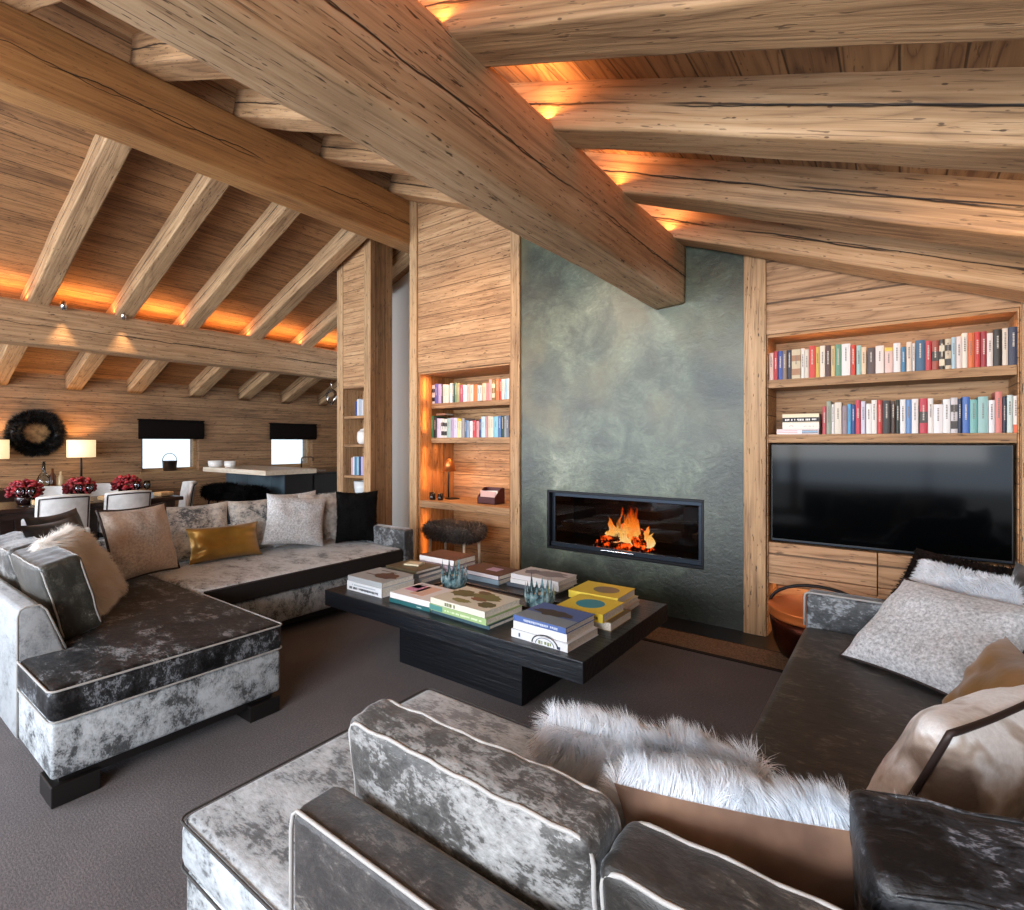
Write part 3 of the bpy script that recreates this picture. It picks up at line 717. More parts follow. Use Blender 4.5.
pillow('speckled tan hide cushion with a dark edge in the sofa corner', H_tan, (.52, .52, .17), (-4.37, 1.50, Z1), D(112), D(16), seed=6, pipe=M_pipeD, piper=.009, group=GL)
pillow('mottled black and white hide cushion behind the gold cushion', H_patch, (.54, .47, .16), (-4.62, 1.95, Z1), D(88), D(14), seed=7, group=GL)
pillow('shiny gold satin lumbar cushion on the left sofa', S_gold, (.56, .29, .15), (-4.47, 2.10, Z1), D(84), D(17), seed=8, group=GL, wr=.016)
pillow('blue-grey mottled hide cushion right of the gold cushion', H_patch, (.50, .47, .15), (-4.62, 2.46, Z1), D(90), D(14), seed=9, group=GL)
pillow('plain speckled ivory cushion at the front of the left sofa', H_grey, (.54, .46, .17), (-4.42, 2.66, Z1+.03), D(75), D(16), roll=D(9), seed=10, group=GL)
pillow('ivory speckled cushion tucked behind the plain ivory one', H_grey, (.48, .50, .14), (-4.60, 2.82, Z1), D(88), D(12), seed=11, group=GL)
pillow('pale grey fur cushion next to the black one on the left sofa', [F_grey, F_grey], (.44, .48, .15), (-4.50, 3.03, Z1), D(78), D(12), seed=12, group=GL, fur=dict(L=.02, count=6000, width=.004, droop=(0, 0, -.6)))
pillow('black fur cushion at the far arm of the left sofa', [F_black, F_black], (.40, .50, .16), (-4.22, 3.20, Z1), D(52), D(12), seed=13, group=GL, fur=dict(L=.014, count=5000, width=.004))
# right sofa -----------------------------------------------------
box_cushion('piped silver velvet box cushion standing behind the low sofa back nearest the viewer', V_box, (.63, .375, .115), (-.70, .84, Z2), PI, D(8), seed=21, group=GR, puck=.007, pr_=.0045)
box_cushion('piped dark grey velvet box cushion right of the silver one, cut by the bottom edge', velvet('dark_box_velvet', '23201d', '7d7770', .35, 1.3), (.66, .345, .125), (-.055, .85, Z2), PI, D(9), seed=22, group=GR, pr_=.0045)
pillow('long white fur cushion lying against the silver box cushion', [F_white], (.48, .37, .15), (-.475, 1.235, Z2), PI+D(14), D(24), seed=23, group=GR, region=lambda p, n: p.z > .03, fur=dict(L=.055, count=80000, width=.0014, droop=(.45, .1, -.6), lean=.35, mi=0, wob=.4, clump=.7))
pillow('white fur cushion with a bare tan back, left of the black velvet cushion', [F_white, M_tan], (.53, .39, .14), (-.225, 1.12, Z2), PI+D(20), D(22), seed=24, group=GR, two=True, region=lambda p, n: n.y < -.02 and p.z > .03, fur=dict(L=.058, count=65000, width=.0014, droop=(.5, .1, -.5), lean=.4, mi=0, wob=.4, clump=.7))
box_cushion('large black crushed velvet cushion in the bottom right corner', V_black, (.64, .41, .17), (.225, 1.17, Z2), PI+D(16), D(16), seed=25, group=GR, pipe=V_black, puck=.010)
pillow('white and brown hide cushion with dark brown piping above the black velvet cushion', H_cow, (.54, .46, .22), (.04, 1.66, Z2), -PI/2-D(28), D(24), seed=26, group=GR, pipe=M_pipeD, piper=.007)
pillow('ochre velvet cushion near the right edge', S_ochre, (.46, .36, .17), (.19, 2.20, Z2), -PI/2+D(12), D(25), seed=27, group=GR)
pillow('large pale grey speckled cushion with a dark edge on the right sofa', H_grey, (.58, .54, .20), (.02, 2.71, Z2), -D(33), D(54), seed=28, group=GR, pipe=M_pipeD, piper=.006)
pillow('white fur cushion peeking out behind the large grey cushion', [F_white], (.60, .56, .11), (.10, 2.91, Z2+.01), -D(35), D(47), seed=29, group=GR, fur=dict(L=.022, count=20000, width=.003, droop=(0, 0, -.5), mi=0))
pillow('dark brown fur cushion edging the white fur one below the television', [F_dark], (.60, .57, .08), (.095, 3.11, Z2), -D(35), D(43), seed=31, group=GR, fur=dict(L=.02, count=9000, width=.004, droop=(0, 0, -.5), mi=0))
pillow('black satin cushion behind the white fur at the right edge', plain('black_satin', '0b0a0c', .35, Sheen_Weight=.2), (.5, .46, .15), (.47, 2.98, Z2), -PI/2+D(20), D(4), seed=30, group=GR)

# cushions give way where they press on the sofa or on each other
from mathutils.bvhtree import BVHTree
def settle():
    bpy.context.view_layer.update(); dg = bpy.context.evaluated_depsgraph_get(); hard = []
    def tree(o, npoly=None):
        e = o.evaluated_get(dg); me = e.to_mesh(); P = [o.matrix_world @ v.co for v in me.vertices]; ps = [tuple(f.vertices) for f in me.polygons]
        e.to_mesh_clear()
        if npoly: ps = ps[:npoly]
        used = set(i for f in ps for i in f); lo = [min(P[i][k] for i in used) for k in range(3)]; hi = [max(P[i][k] for i in used) for k in range(3)]
        return BVHTree.FromPolygons(P, ps), lo, hi
    for s in (s1, s2):
        for ch in s.children:
            if ch.name.split('.')[0] in ('seat_cushion', 'backrest', 'arm'): hard.append(tree(ch))
    cs = [o for o in bpy.data.objects if o.get('category') == 'cushion']
    def dist(o):
        c = o.matrix_world @ Vector((0, 0, .2)); return (c-Vector((0, 0, 1.45))).length
    for o in sorted(cs, key=dist):
        for ch in o.children:
            mw = ch.matrix_world; iv = mw.inverted()
            for v in ch.data.vertices:
                w = mw @ v.co; moved = False
                for bv, lo, hi in hard:
                    if all(lo[k]-.001 < w[k] < hi[k]+.001 for k in range(3)):
                        q, n, i, d = bv.find_nearest(w, .12)
                        if q is not None and (w-q).dot(n) < .0015: w = q+n*.002; moved = True
                if moved: v.co = iv @ w
            ch.data.update()
        cv = [c for c in o.children if c.name.startswith('cover')][0]
        hard.append(tree(cv, 968 if o.name.startswith('throw') else None))
settle()

# ------------------------------------------------------------------ coffee table
ct = thing('coffee_table', 'low black oak coffee table on a block base, stacked with books', 'table', (-2.25, 2.78, 0))
def ob(mb, name, mat, parent, **k):
    o = mb.build(name, mat, parent, **k); L = parent.matrix_world.translation if False else parent.location
    o.location = (-L.x, -L.y, 0); return o
ob(MB().box(-3.29, -1.215, 2.22, 3.345, .29, .40), 'tabletop', W_dark, ct, bevel=.004)
ob(MB().box(-2.655, -1.665, 2.35, 3.20, 0, .29), 'pedestal', W_dark, ct, bevel=.004)
M_art = {}
def cover_mat(base): return obj_cover
obj_cover = obj_color('coloured_book_cover', .55)
M_pages = speckled('paper_edges', 'cfc8ba', 'efeae0', 120, .8, .1)
def col(o, h): o.color = lin(h)
TT = .40
def flat_book(label, cx, cy, z, L, Wd, T, rz, cover, arts=(), spine='front', group=None, soft=False):
    """book lying flat; spine along -y by default (local), L along x"""
    r = thing('book', label, 'book', (cx, cy, z), rz, group)
    c = .0028; mb = MB(); e = .004
    mb.box(-L/2, L/2, -Wd/2, Wd/2, 0, c); mb.box(-L/2, L/2, -Wd/2, Wd/2, T-c, T)
    if spine == 'front': mb.box(-L/2, L/2, -Wd/2, -Wd/2+c, c, T-c)
    else: mb.box(-L/2, -L/2+c, -Wd/2, Wd/2, c, T-c)
    o = mb.build('cover', obj_cover, r); col(o, cover)
    if spine == 'front': MB().box(-L/2+e, L/2-e, -Wd/2+c, Wd/2-e, c, T-c).build('pages', M_pages, r)
    else: MB().box(-L/2+c, L/2-e, -Wd/2+e, Wd/2-e, c, T-c).build('pages', M_pages, r)
    for k in arts:
        kind, h = k[0], k[1]; m = MB(); zt = T+.0006
        if kind == 'ellipse':
            _, _, ex, ey, rx, ry = k; n = 28
            m.add([(ex+rx*math.cos(2*PI*i/n), ey+ry*math.sin(2*PI*i/n), zt) for i in range(n)], [tuple(range(n))])
        elif kind == 'rect':
            _, _, x0, x1, y0, y1 = k; m.box(x0, x1, y0, y1, T, zt+.0002)
        elif kind == 'blob':
            _, _, ex, ey, rx, ry, sd = k; n = 40
            m.add([(ex, ey, zt+.0003*sd % .001)]+[(ex+rx*math.cos(2*PI*i/n)*(1+.45*noise.noise(Vector((math.cos(2*PI*i/n)*2.2+sd*4, math.sin(2*PI*i/n)*2.2, sd)))), ey+ry*math.sin(2*PI*i/n)*(1+.45*noise.noise(Vector((math.cos(2*PI*i/n)*2.2, math.sin(2*PI*i/n)*2.2, sd*7)))), zt+.0003*sd % .001) for i in range(n)], [(0, i+1, (i+1) % n+1) for i in range(n)])
        elif kind == 'spine':      # rows of small letter-like marks on the spine
            _, _, x0, x1, z0, z1, sd = k; rg = random.Random(sd); x = x0
            while x < x1:
                wdt = (z1-z0)*rg.uniform(.35, .8); m.box(x, min(x1, x+wdt), -Wd/2-.0006, -Wd/2, z0+(z1-z0)*rg.choice((0, 0, .2)), z1); x += wdt*1.35+(.01 if rg.random() < .12 else 0)
        elif kind == 'band':
            _, _, x0, x1, z0, z1 = k; m.box(x0, x1, -Wd/2-.0005, -Wd/2, z0, z1)
        elif kind == 'ring':
            _, _, ex, ez, ra, rb = k; n = 32; vs = []
            for i in range(n):
                g = PI*i/(n-1); vs += [(ex+ra*math.cos(g), -Wd/2-.0006, ez+ra*math.sin(g)*.62), (ex+rb*math.cos(g), -Wd/2-.0006, ez+rb*math.sin(g)*.62)]
            m.add(vs, [(2*i, 2*i+1, 2*i+3, 2*i+2) for i in range(n-1)])
        q = m.build({'spine': 'spine_title', 'band': 'spine_band', 'ring': 'spine_emblem'}.get(kind, 'cover_picture'), obj_cover, r); col(q, h)
    return r
BG = 'large books stacked on the coffee table'
def stack(x, y, items):
    z = TT
    for it in items:
        label, dx, dy, L, Wd, T, rz, cover = it[:8]; arts = it[8] if len(it) > 8 else (); sp = it[9] if len(it) > 9 else 'front'
        flat_book(label, x+dx, y+dy, z, L, Wd, T, rz, cover, arts, sp, BG); z += T+.0012
# front row, left to right
stack(-2.99, 2.475, [
    ('thick white book with dark lettering on its spine, bottom of the front left stack', 0, 0, .375, .30, .062, .0, 'dfe2e6', [('spine', '2e343c', -.16, .15, .012, .028, 1), ('spine', 'a8b2ba', -.13, .12, .038, .048, 2)]),
    ('silver-grey book with a brown picture, top of the front left stack', .0, .0, .37, .29, .036, .0, 'a9adb0', [('blob', '5b4038', .06, .0, .10, .07, 3), ('blob', '3e2e2b', .08, -.03, .05, .03, 4), ('rect', '6a6460', -.10, .06, .085, .10), ('rect', '6a6460', -.13, -.02, -.03, -.015)])])
stack(-2.52, 2.455, [
    ('thin teal book under the pink and white book', .0, .0, .375, .29, .024, .0, '1f5f63', [('spine', 'bfd4d2', .07, .12, .008, .014, 5)]),
    ('white paperback with a pink and peach cover picture', -.005, .005, .37, .285, .036, .0, 'e9e4e4', [('rect', 'e3b9a6', -.06, .06, -.09, .10), ('rect', 'd890b4', -.16, -.03, -.04, .09), ('rect', 'b9b3be', -.16, -.09, .02, .12)])])
stack(-2.085, 2.455, [
    ('dark blue-green book at the bottom of the botanical stack', .01, .01, .48, .33, .022, -.05, '35505a'),
    ('apple green spined book in the middle of the botanical stack', 0, 0, .47, .33, .036, -.05, '9cb87e', [('blob', '5f8a5c', .0, .0, .1, .1, 6), ('spine', 'dbe6c4', -.1, .2, .012, .022, 7), ('band', '4f8c86', -.235, -.12, .003, .033)]),
    ('botanical book with olive leaves on a white cover', -.005, .0, .45, .32, .036, -.05, 'd9d6c6', [('blob', '5a5a32', -.12, .03, .09, .06, 8), ('blob', '6e7040', .05, .05, .10, .07, 9), ('blob', '7a5238', .04, -.01, .06, .03, 10), ('blob', '4e5230', .15, -.06, .06, .05, 11), ('blob', '85854a', -.03, -.09, .07, .03, 12), ('blob', '5e4a30', -.02, .11, .05, .03, 13), ('spine', '6b6f40', -.1, .0, .006, .026, 30)])])
stack(-1.505, 2.435, [
    ('white book with a black round emblem on its spine, bottom of the front right stack', .0, .0, .36, .31, .042, -.04, 'dcdde0', [('ring', '20242c', .04, .003, .085, .076), ('ring', '3a4a66', .04, .003, .060, .055), ('blob', 'c0c4c8', 0, 0, .1, .1, 14), ('spine', '7a8452', .0, .08, .004, .022, 15), ('band', '31405e', .12, .135, .002, .016), ('band', '31405e', -.13, -.12, .010, .030)]),
    ('plain white thick book in the middle of the front right stack', -.005, .0, .34, .285, .040, -.03, 'e4e4e4'),
    ('blue book with a dark landscape picture, top of the front right stack', -.005, .0, .34, .285, .030, -.05, '4a64a0', [('rect', '7d8a96', -.168, .168, -.14, -.03), ('blob', '3a3230', -.01, .01, .13, .045, 16), ('blob', '7a4a3a', -.05, .02, .03, .02, 17), ('spine', 'c8ced8', -.1, .12, .008, .02, 18)])])
# yellow pair on the right
stack(-1.46, 2.785, [
    ('white book with a brown cover under the front yellow book', .03, .02, .29, .28, .050, .0, '8a7750', [('rect', '6d5a3a', -.14, .14, -.13, .13)], 'side'),
    ('bright yellow book with a teal oval, right side of the table', -.005, -.02, .30, .28, .048, .0, 'e3c93c', [('ellipse', '2b8ca0', .0, .0, .085, .085), ('spine', '6a6a2a', -.13, .12, .016, .030, 19)])])
stack(-1.55, 3.085, [
    ('pinkish-white book under the back yellow book', .03, .01, .34, .27, .028, .03, 'c9b9ae'),
    ('thin cream book in the middle of the back yellow stack', .02, .02, .33, .26, .022, .0, 'd8d0bc'),
    ('bright yellow book with a grey-brown oval, back right of the table', .0, .0, .34, .275, .046, .02, 'e0c440', [('ellipse', '7c7058', .03, .0, .085, .075)])])
# back row
stack(-3.06, 2.86, [
    ('grey-blue book at the bottom of the back left stack', .02, .0, .38, .28, .034, .06, '8c95a2'),
    ('slate grey book in the middle of the back left stack', .0, .0, .37, .27, .026, .02, '6d7480'),
    ('olive brown book carrying a small cream book, back left of the table', -.01, .0, .34, .26, .022, .0, '5a5038'),
    ('small cream booklet on top of the olive brown book', -.02, .02, .13, .10, .012, .3, 'dccfae')])
stack(-3.03, 3.185, [
    ('violet-grey wide book under the red book at the back of the table', -.03, -.02, .46, .28, .040, .0, '9a8ca0'),
    ('lilac book in the middle of the back red stack', .01, .0, .40, .27, .022, .0, 'b8a8b8'),
    ('thick white paged book with a dark red cover, top of the back stack', .0, .02, .39, .26, .048, .0, '4c0e14', [('blob', '5c1a22', .05, .02, .1, .06, 20), ('band', 'e8e4e4', -.194, .194, .003, .045)])])
stack(-2.55, 3.175, [
    ('pale blue book under the dark red book at the back centre', .0, .0, .38, .26, .034, -.03, '8fa6b8'),
    ('dark red book with a lilac patch at the back centre of the table', .0, .0, .39, .25, .032, -.05, '44121a', [('rect', 'b49ac0', -.02, .09, -.03, .06), ('band', 'e0d8dc', -.19, .19, .003, .029)])])
stack(-2.08, 3.21, [
    ('dark slate book at the bottom of the grey stack behind the right candle holder', -.03, .0, .42, .26, .026, .0, '4c545e'),
    ('white book in the middle of the grey stack behind the right candle holder', .0, .0, .41, .26, .030, .0, 'd5d2d2'),
    ('grey-white book with faint pictures, topmost behind the right candle holder', .0, .0, .41, .25, .034, -.02, 'c9c4c4', [('blob', '8d8588', .05, .02, .12, .07, 21), ('blob', '77707a', -.1, .0, .06, .06, 22)])])
# tray and candle holders
tr_ = thing('tray', 'low dark wooden tray in the middle of the coffee table', 'tray', (-2.22, 2.80, TT))
mb = MB(); mb.box(-.50, .50, -.105, .105, 0, .012); mb.box(-.50, .50, -.105, -.09, .012, .022); mb.box(-.50, .50, .09, .105, .012, .022); mb.box(-.50, -.485, -.09, .09, .012, .022); mb.box(.485, .50, -.09, .09, .012, .022)
mb.build('tray_body', W_wenge, tr_, bevel=.002)
g_ = NT('blue_grey_art_glass'); co = g_.coords(); f = g_.noise(co, 22, 3, .6)
b_ = g_.bsdf(g_.ramp(f, [(.35, '2f4a54'), (.55, '7fa3aa'), (.7, 'c9d8d6')]), .15, Transmission_Weight=.35, Alpha=.9); g_ = g_.m
M_wax = plain('candle_wax', 'ddd0bc', .6)
def candle_holder(loc_, label, R=.085):
    r = thing('candle_holder', label, 'candle holder', loc_, group='glass candle holders on the tray')
    mb = MB(); mb.lathe([(0, 0), (R*.8, 0), (R*.88, .01), (R*.9, .09), (R*.82, .09), (R*.78, .015), (0, .015)], n=24); mb.build('glass_bowl', g_, r, True)
    mb = MB(); rg = random.Random(int(R*1000))
    for k in range(16):
        a = 2*PI*k/16; h = .14+.06*rg.random() if k % 2 else .12+.03*rg.random()
        c, s = math.cos(a), math.sin(a); w = .019
        def P(dr, dt, z): return ((R*.92+dr)*c-dt*s, (R*.92+dr)*s+dt*c, z)
        vs = [P(0, -w, 0), P(0, w, 0), P(.006, -w, .06), P(.006, w, .06), P(.010, 0, h), P(.010, -w*.6, 0), P(.010, w*.6, 0), P(.016, 0, .05)]
        mb.add(vs, [(0, 1, 3, 2), (2, 3, 4), (0, 2, 7), (1, 7, 3), (2, 4, 7), (3, 7, 4), (0, 7, 1)])
    mb.build('glass_spikes', g_, r)
    MB().lathe([(0, .016), (.033, .016), (.033, .075), (.03, .078), (0, .076)], n=18).build('candle', M_wax, r, True)
    return r
candle_holder((-2.58, 2.80, TT+.013), 'spiky blue-grey glass candle holder between the botanical and red stacks', .088)
candle_holder((-1.84, 2.79, TT+.013), 'spiky blue-grey glass candle holder behind the blue landscape book', .090)

# ------------------------------------------------------------------ television
tv = thing('television', 'large black flat television set into the wooden wall unit', 'television', ((-.776+.552)/2, WALLY+.02, .715))
w = (.552+.776)/2; hh = .722
MB().rbox((0, .035, hh/2), (w, .03, hh/2), .008, 2, 2).build('casing', plain('tv_black', '0a0b0d', .4), tv)
scr = NT('tv_screen'); scr.bsdf(lin('030405'), .08, Specular_IOR_Level=.12); MB().box(-w+.012, w-.012, .003, .0045, .022, hh-.012).build('screen', scr.m, tv)
MB().box(-w+.01, w-.01, .002, .005, .008, .016).build('bottom_trim', M_frame, tv)

# ------------------------------------------------------------------ shelf books
R1 = R2 = M1 = M2 = ''
R1='-786,29,203,pale pink,e9c4b4;-757,29,213,red,b8363c;-725,29,212,blue,3e5aa6;-696,28,212,taupe,8c7668;-666,30,214,dark navy,33303c;-636,58,212,cream striped,d8c6a4;-577,24,216,white,f0e8e0;-552,26,205,cream,e6dccb;-526,41,228,scarlet,d8463c;-484,26,216,mustard,d9b45a;-457,32,221,ivory,f2e6d4;-424,34,221,dark brown,5a3c34;-390,25,214,pale gold,e6c890;-364,35,221,sage green,6f9c80;-327,52,220,thick white,f1ece8;-274,30,208,bright red,d2402f;-240,27,200,pale teal,a8cfc8;-212,29,187,peach cream,f0d2b0;-179,45,177,charcoal brown,5b4a48;-132,47,185,soft white,f2e4dc;-82,45,167,pink and yellow,ecc9bf;-35,39,193,plain white,f0ebe8;6,26,163,slate blue,4f83a6;35,28,193,warm cream,ecd9c6;65,16,181,thin white,e8e2dc;82,49,199,steel blue,3c6484;132,31,189,rose red,c64048;165,35,187,brick red banded,a8503e;201,28,190,black and cream,4a423a;230,30,190,cream and black,dcc9ac;261,23,197,light blue,b6ced8;285,27,199,white lettered,f0dfd8;312,27,217,tall ivory,f3e6d6;340,31,214,orange,e0703c;371,28,218,vivid red,d23c38;400,28,216,dark red,a8323c;428,28,203,tall white,f2e4dc;457,39,220,black,2c2624;497,26,223,tall cream,ead9c8;524,45,227,navy,2a3350'
R2='-442,24,197,pinkish red,c8505c;-417,29,231,grey green,9aa494;-387,18,210,narrow white,f0ecea;-368,42,220,oatmeal,e9ddcc;-323,29,197,mauve grey,a08c94;-292,23,206,sky blue,5aa4d0;-269,23,200,royal blue,34508c;-245,29,231,crimson,c83c50;-214,26,222,white and violet,d8d4e6;-185,30,204,short white,f4f0ee;-155,31,227,bright white,f0ece4;-123,29,225,poppy red,cc4038;-93,44,221,thick black,2a2628;-46,22,215,dark brown,54423a;-21,21,222,black green,2c332e;1,30,224,clean white,f2f0f0;32,29,221,cornflower blue,6c94c8;62,35,224,red-edged white,f3ecea;102,42,225,crimson banded,c43a4c;145,28,224,milk white,f0ebe6;173,47,184,low white,f2eef0;220,37,215,broad white,f0f0f0;258,34,223,white and plum,d6d0d2;292,20,214,midnight blue,28324c;314,34,225,mid blue,4a74c0;349,37,206,teal,7cb8b4;387,48,223,wide pale teal,9cc6c4;436,28,199,small white,f4f2f4;465,32,249,tall coral pink,e0857c;498,19,218,dark navy,2c3448;518,26,226,pale aqua,d2e4e0;545,22,220,orange-footed white,f0e6de'
M1='-4515,75,223,white and black,d8d4d2;-4440,55,232,violet blue,5c5ca4;-4385,50,226,lilac,b8a4d0;-4333,25,219,thin dark,3c3436;-4306,86,216,cream,ecd8c8;-4199,43,223,white,f2f0ea;-4154,29,217,dark teal,3c6468;-4123,38,225,moss green,7c9468;-4083,40,216,olive,a4a070;-4040,43,193,raspberry,b8506c;-3995,62,192,plain white,f2eaea;-3931,40,192,pale pink,ecbcb4;-3889,48,186,ivory,f2dccc;-3839,57,183,orange,e07c3c;-3778,64,176,light blue,b4d4dc;-3707,53,190,peach,f0c8a8;-3653,38,187,rose,d08890;-3613,39,225,tall pink,eaa8a8;-3572,43,219,black and yellow,8c7438;-3527,52,224,burnt orange,d4743c;-3473,29,218,red,c83c34;-3443,37,218,cream white,f0e6d6;-3405,44,219,pale blue,9cc8e0;-3360,21,220,slim white,f0f0f0'
M2='-4509,49,259,green,2c7c54;-4459,49,245,black,242628;-4407,75,229,lilac white,d8c8e4;-4330,85,223,white and black,dcdcd4;-4243,55,225,pale teal,a4c4bc;-4184,45,228,mauve,b8a0c0;-4137,54,226,lavender,dcd4ec;-4081,64,221,pale yellow,f0e4a8;-4016,48,219,grey,a8a09c;-3965,66,196,steel blue,4c74a0;-3896,47,185,white,f2eef0;-3847,47,190,red,d0343c;-3798,39,182,pink,e8a0a4;-3757,30,206,dark blue,34507c;-3723,54,230,powder blue,c4e0ec;-3667,30,226,dusty rose,d0a0a4;-3635,84,233,peach cream,f2d4bc;-3549,59,225,cyan,8ccce0;-3489,43,230,denim blue,4c74ac;-3444,36,234,dark green,1c4038;-3406,30,227,silver grey,a0a8ac;-3375,33,232,slate,6c7484'

M_bk = obj_color('book_jacket', .5, .82)
ttl = plain('spine_print_light', 'c8c0b4', .6); ttd = plain('spine_print_dark', '7a706a', .6)
def shelf_books(data, z, yfront, depth, where, group, splitw=999):
    items = []
    for it in data.split(';'):
        x, w_, h, nm, hx = it.split(','); x, w_, h = int(x)/1000, int(w_)/1000, int(h)/1000
        if w_ > splitw:
            items += [(x, w_*.52, h, nm, hx), (x+w_*.52, w_*.48, h-.006, 'pale '+nm if 'pale' not in nm else nm, tuple_mid(hx, 'f4eee6', .45))]
        else: items.append((x, w_, h, nm, hx))
    rg = random.Random(len(items)*3)
    px = items[0][0]
    for i, (x, w_, h, nm, hx) in enumerate(items):
        x = max(x, px); px = x+w_; w2 = w_-.0015; dep = depth-rg.uniform(0, .02); yo = rg.uniform(0, .008)
        r = thing('book', '%s book, %s from the left on the %s' % (nm, ordinal(i+1), where), 'book', (x+w_/2, yfront+yo, z), group=group)
        mb = MB(); c = .002; hh = h
        # rounded spine + boards
        n = 5; sp = [(-w2/2+w2*k/n, -.004*math.sin(PI*k/n)) for k in range(n+1)]
        mb.prism(sp+[(w2/2, dep), (w2/2-c, dep), (w2/2-c, .006), (-w2/2+c, .006), (-w2/2+c, dep), (-w2/2, dep)], 0, hh, 'Z')
        o = mb.build('jacket', M_bk, r); o.color = lin(hx)
        MB().box(-w2/2+c, w2/2-c, .006, dep-.004, .002, hh-.004).build('pages', M_pages, r)
        lum = sum(lin(hx)[:3]); tm = ttl if lum < .9 else ttd
        m = MB(); t0 = hh*rg.uniform(.35, .5); t1 = hh*rg.uniform(.75, .92); zz = t0; lw = min(w2*.30, .008)
        while zz < t1:
            s = rg.uniform(.004, .010); m.box(-lw/2, lw/2, -.0048, -.0038, zz, min(zz+s, t1)); zz += s+.0035
        m.build('spine_title', tm, r)
        if 'banded' in nm or 'striped' in nm or 'and black' in nm or 'black and' in nm or 'yellow' in nm or 'footed' in nm or 'and plum' in nm:
            c2 = '2c2826' if ('black' in nm or 'banded' in nm or 'plum' in nm) else ('e8693c' if 'footed' in nm else ('e8c848' if 'yellow' in nm else 'b0805c'))
            if nm.startswith('black and'): c2 = 'e8d8b8'
            for a, b in (((0, .22),) if 'footed' in nm else ((.86, 1.0),) if 'yellow' in nm and 'black' not in nm else ((.3, .62),) if 'banded' in nm else ((.12, .34), (.6, .8))): MB().box(-w2/2, w2/2, -.0044, .0, hh*a, hh*b).build('spine_band', M_bk, r).color = lin(c2)
shelf_books(R1, 1.911, 4.305, .17, 'upper shelf above the television', 'books on the upper shelf above the television')
shelf_books(R2, 1.506, 4.305, .17, 'lower shelf above the television', 'books on the lower shelf above the television')
shelf_books(M1, 1.906, 4.475, .20, 'upper desk alcove shelf', 'books on the upper shelf of the desk alcove', .06)
shelf_books(M2, 1.501, 4.475, .20, 'second desk alcove shelf', 'books on the second shelf of the desk alcove', .06)
LB = 'books lying flat beside the television shelf row'
flat_book('pink and blue striped book, lowest of the flat pile above the television', -.60, 4.40, 1.506, .27, .18, .037, 0, 'ecdcdc', [('band', 'd88c94', -.13, .0, .012, .016), ('band', 'd88c94', -.13, .0, .024, .028), ('band', '2c3a48', .03, .13, .006, .012), ('band', '5a9cc0', .03, .13, .014, .022), ('band', '2c3a48', .03, .13, .026, .031)], group=LB)
flat_book('cream book in the middle of the flat pile above the television', -.58, 4.40, 1.5445, .235, .18, .046, 0, 'ece2d8', [('ring', 'c09080', -.06, .018, .014, .010), ('spine', 'b8b0a8', .02, .1, .016, .022, 41)], group=LB)
flat_book('black and cream book, topmost of the flat pile above the television', -.58, 4.40, 1.592, .235, .175, .062, 0, 'e8d8b8', [('band', '1c1a1c', -.1175, .1175, .004, .036), ('spine', 'e8e4e0', -.10, .10, .013, .026, 42)], group=LB)
flat_book('brown book lying on top of the row on the second alcove shelf', -4.36, 4.57, 1.765, .14, .16, .022, .1, '8a5a3c', group='flat books on the alcove row')

# ------------------------------------------------------------------ desk alcove things
dl = thing('desk_lamp', 'small black desk lamp with a copper shade on the alcove desk', 'lamp', (-4.27, 4.60, .776))
MB().lathe([(0, 0), (.085, 0), (.085, .010), (.03, .018), (0, .018)], n=24).build('lamp_base', M_black, dl, True)
MB().tube([(-.06, 0, .012), (-.065, 0, .15), (-.06, 0, .30), (-.05, -.01, .43), (-.03, -.02, .46)], .010, 8).build('stem', M_black, dl, True)
MB().lathe([(.02, .48), (.035, .475), (.05, .44), (.082, .33), (.078, .33), (.046, .435), (.018, .47)], (-.02, -.03, 0), 24).build('lamp_shade', plain('copper_shade', 'c07840', .35, .8), dl, True)
for k, (x, y, h, r) in enumerate(((-4.40, 4.40, .085, .036), (-4.29, 4.42, .075, .034))):
    t = thing('dark_cup', ['taller dark glass cup at the left end of the alcove desk', 'shorter dark glass cup beside the desk lamp'][k], 'cup', (x, y, .776), group='dark cups on the alcove desk')
    MB().lathe([(0, 0), (r*.9, 0), (r, .01), (r, h), (r*.88, h), (r*.85, .012), (0, .012)], n=20).build('cup_body', plain('dark_smoked_glass', '1a1210', .15), t, True)
lb = thing('letter_box', 'sloping burgundy leather letter holder on the alcove desk', 'letter holder', (-3.62, 4.52, .776))
M_burg = plain('burgundy_leather', '4a1f22', .4)
mb = MB(); a, dpt = .125, .085
for sx in (-1, 1):
    x0, x1 = sorted((sx*a, sx*(a-.012))); mb.prism([(-dpt, 0), (dpt, 0), (dpt, .17), (.02, .17), (-dpt, .075)], x0, x1, 'X')
mb.box(-a, a, dpt-.012, dpt, 0, .17); mb.box(-a, a, -dpt, -dpt+.012, 0, .075); mb.box(-a, a, -dpt, dpt, 0, .01); mb.box(-a, a, -.005, .005, 0, .10)
mb.build('holder_body', M_burg, lb, bevel=.003)
lt = thing('letter', 'pink and white letters standing in the burgundy holder', 'letters', (-3.62, 4.47, .788))
mb = MB(); mb.prism([(-.11, 0), (.10, 0), (.10, .12), (-.11, .13)], .0, .004, 'Y'); lt2 = mb.build('envelope', plain('pink_paper', 'd8b0a8', .7), lt)
mb = MB(); mb.prism([(-.08, 0), (.12, 0), (.12, .135), (-.08, .125)], .012, .016, 'Y'); mb.build('envelope', plain('white_paper', 'e6e0d8', .7), lt)
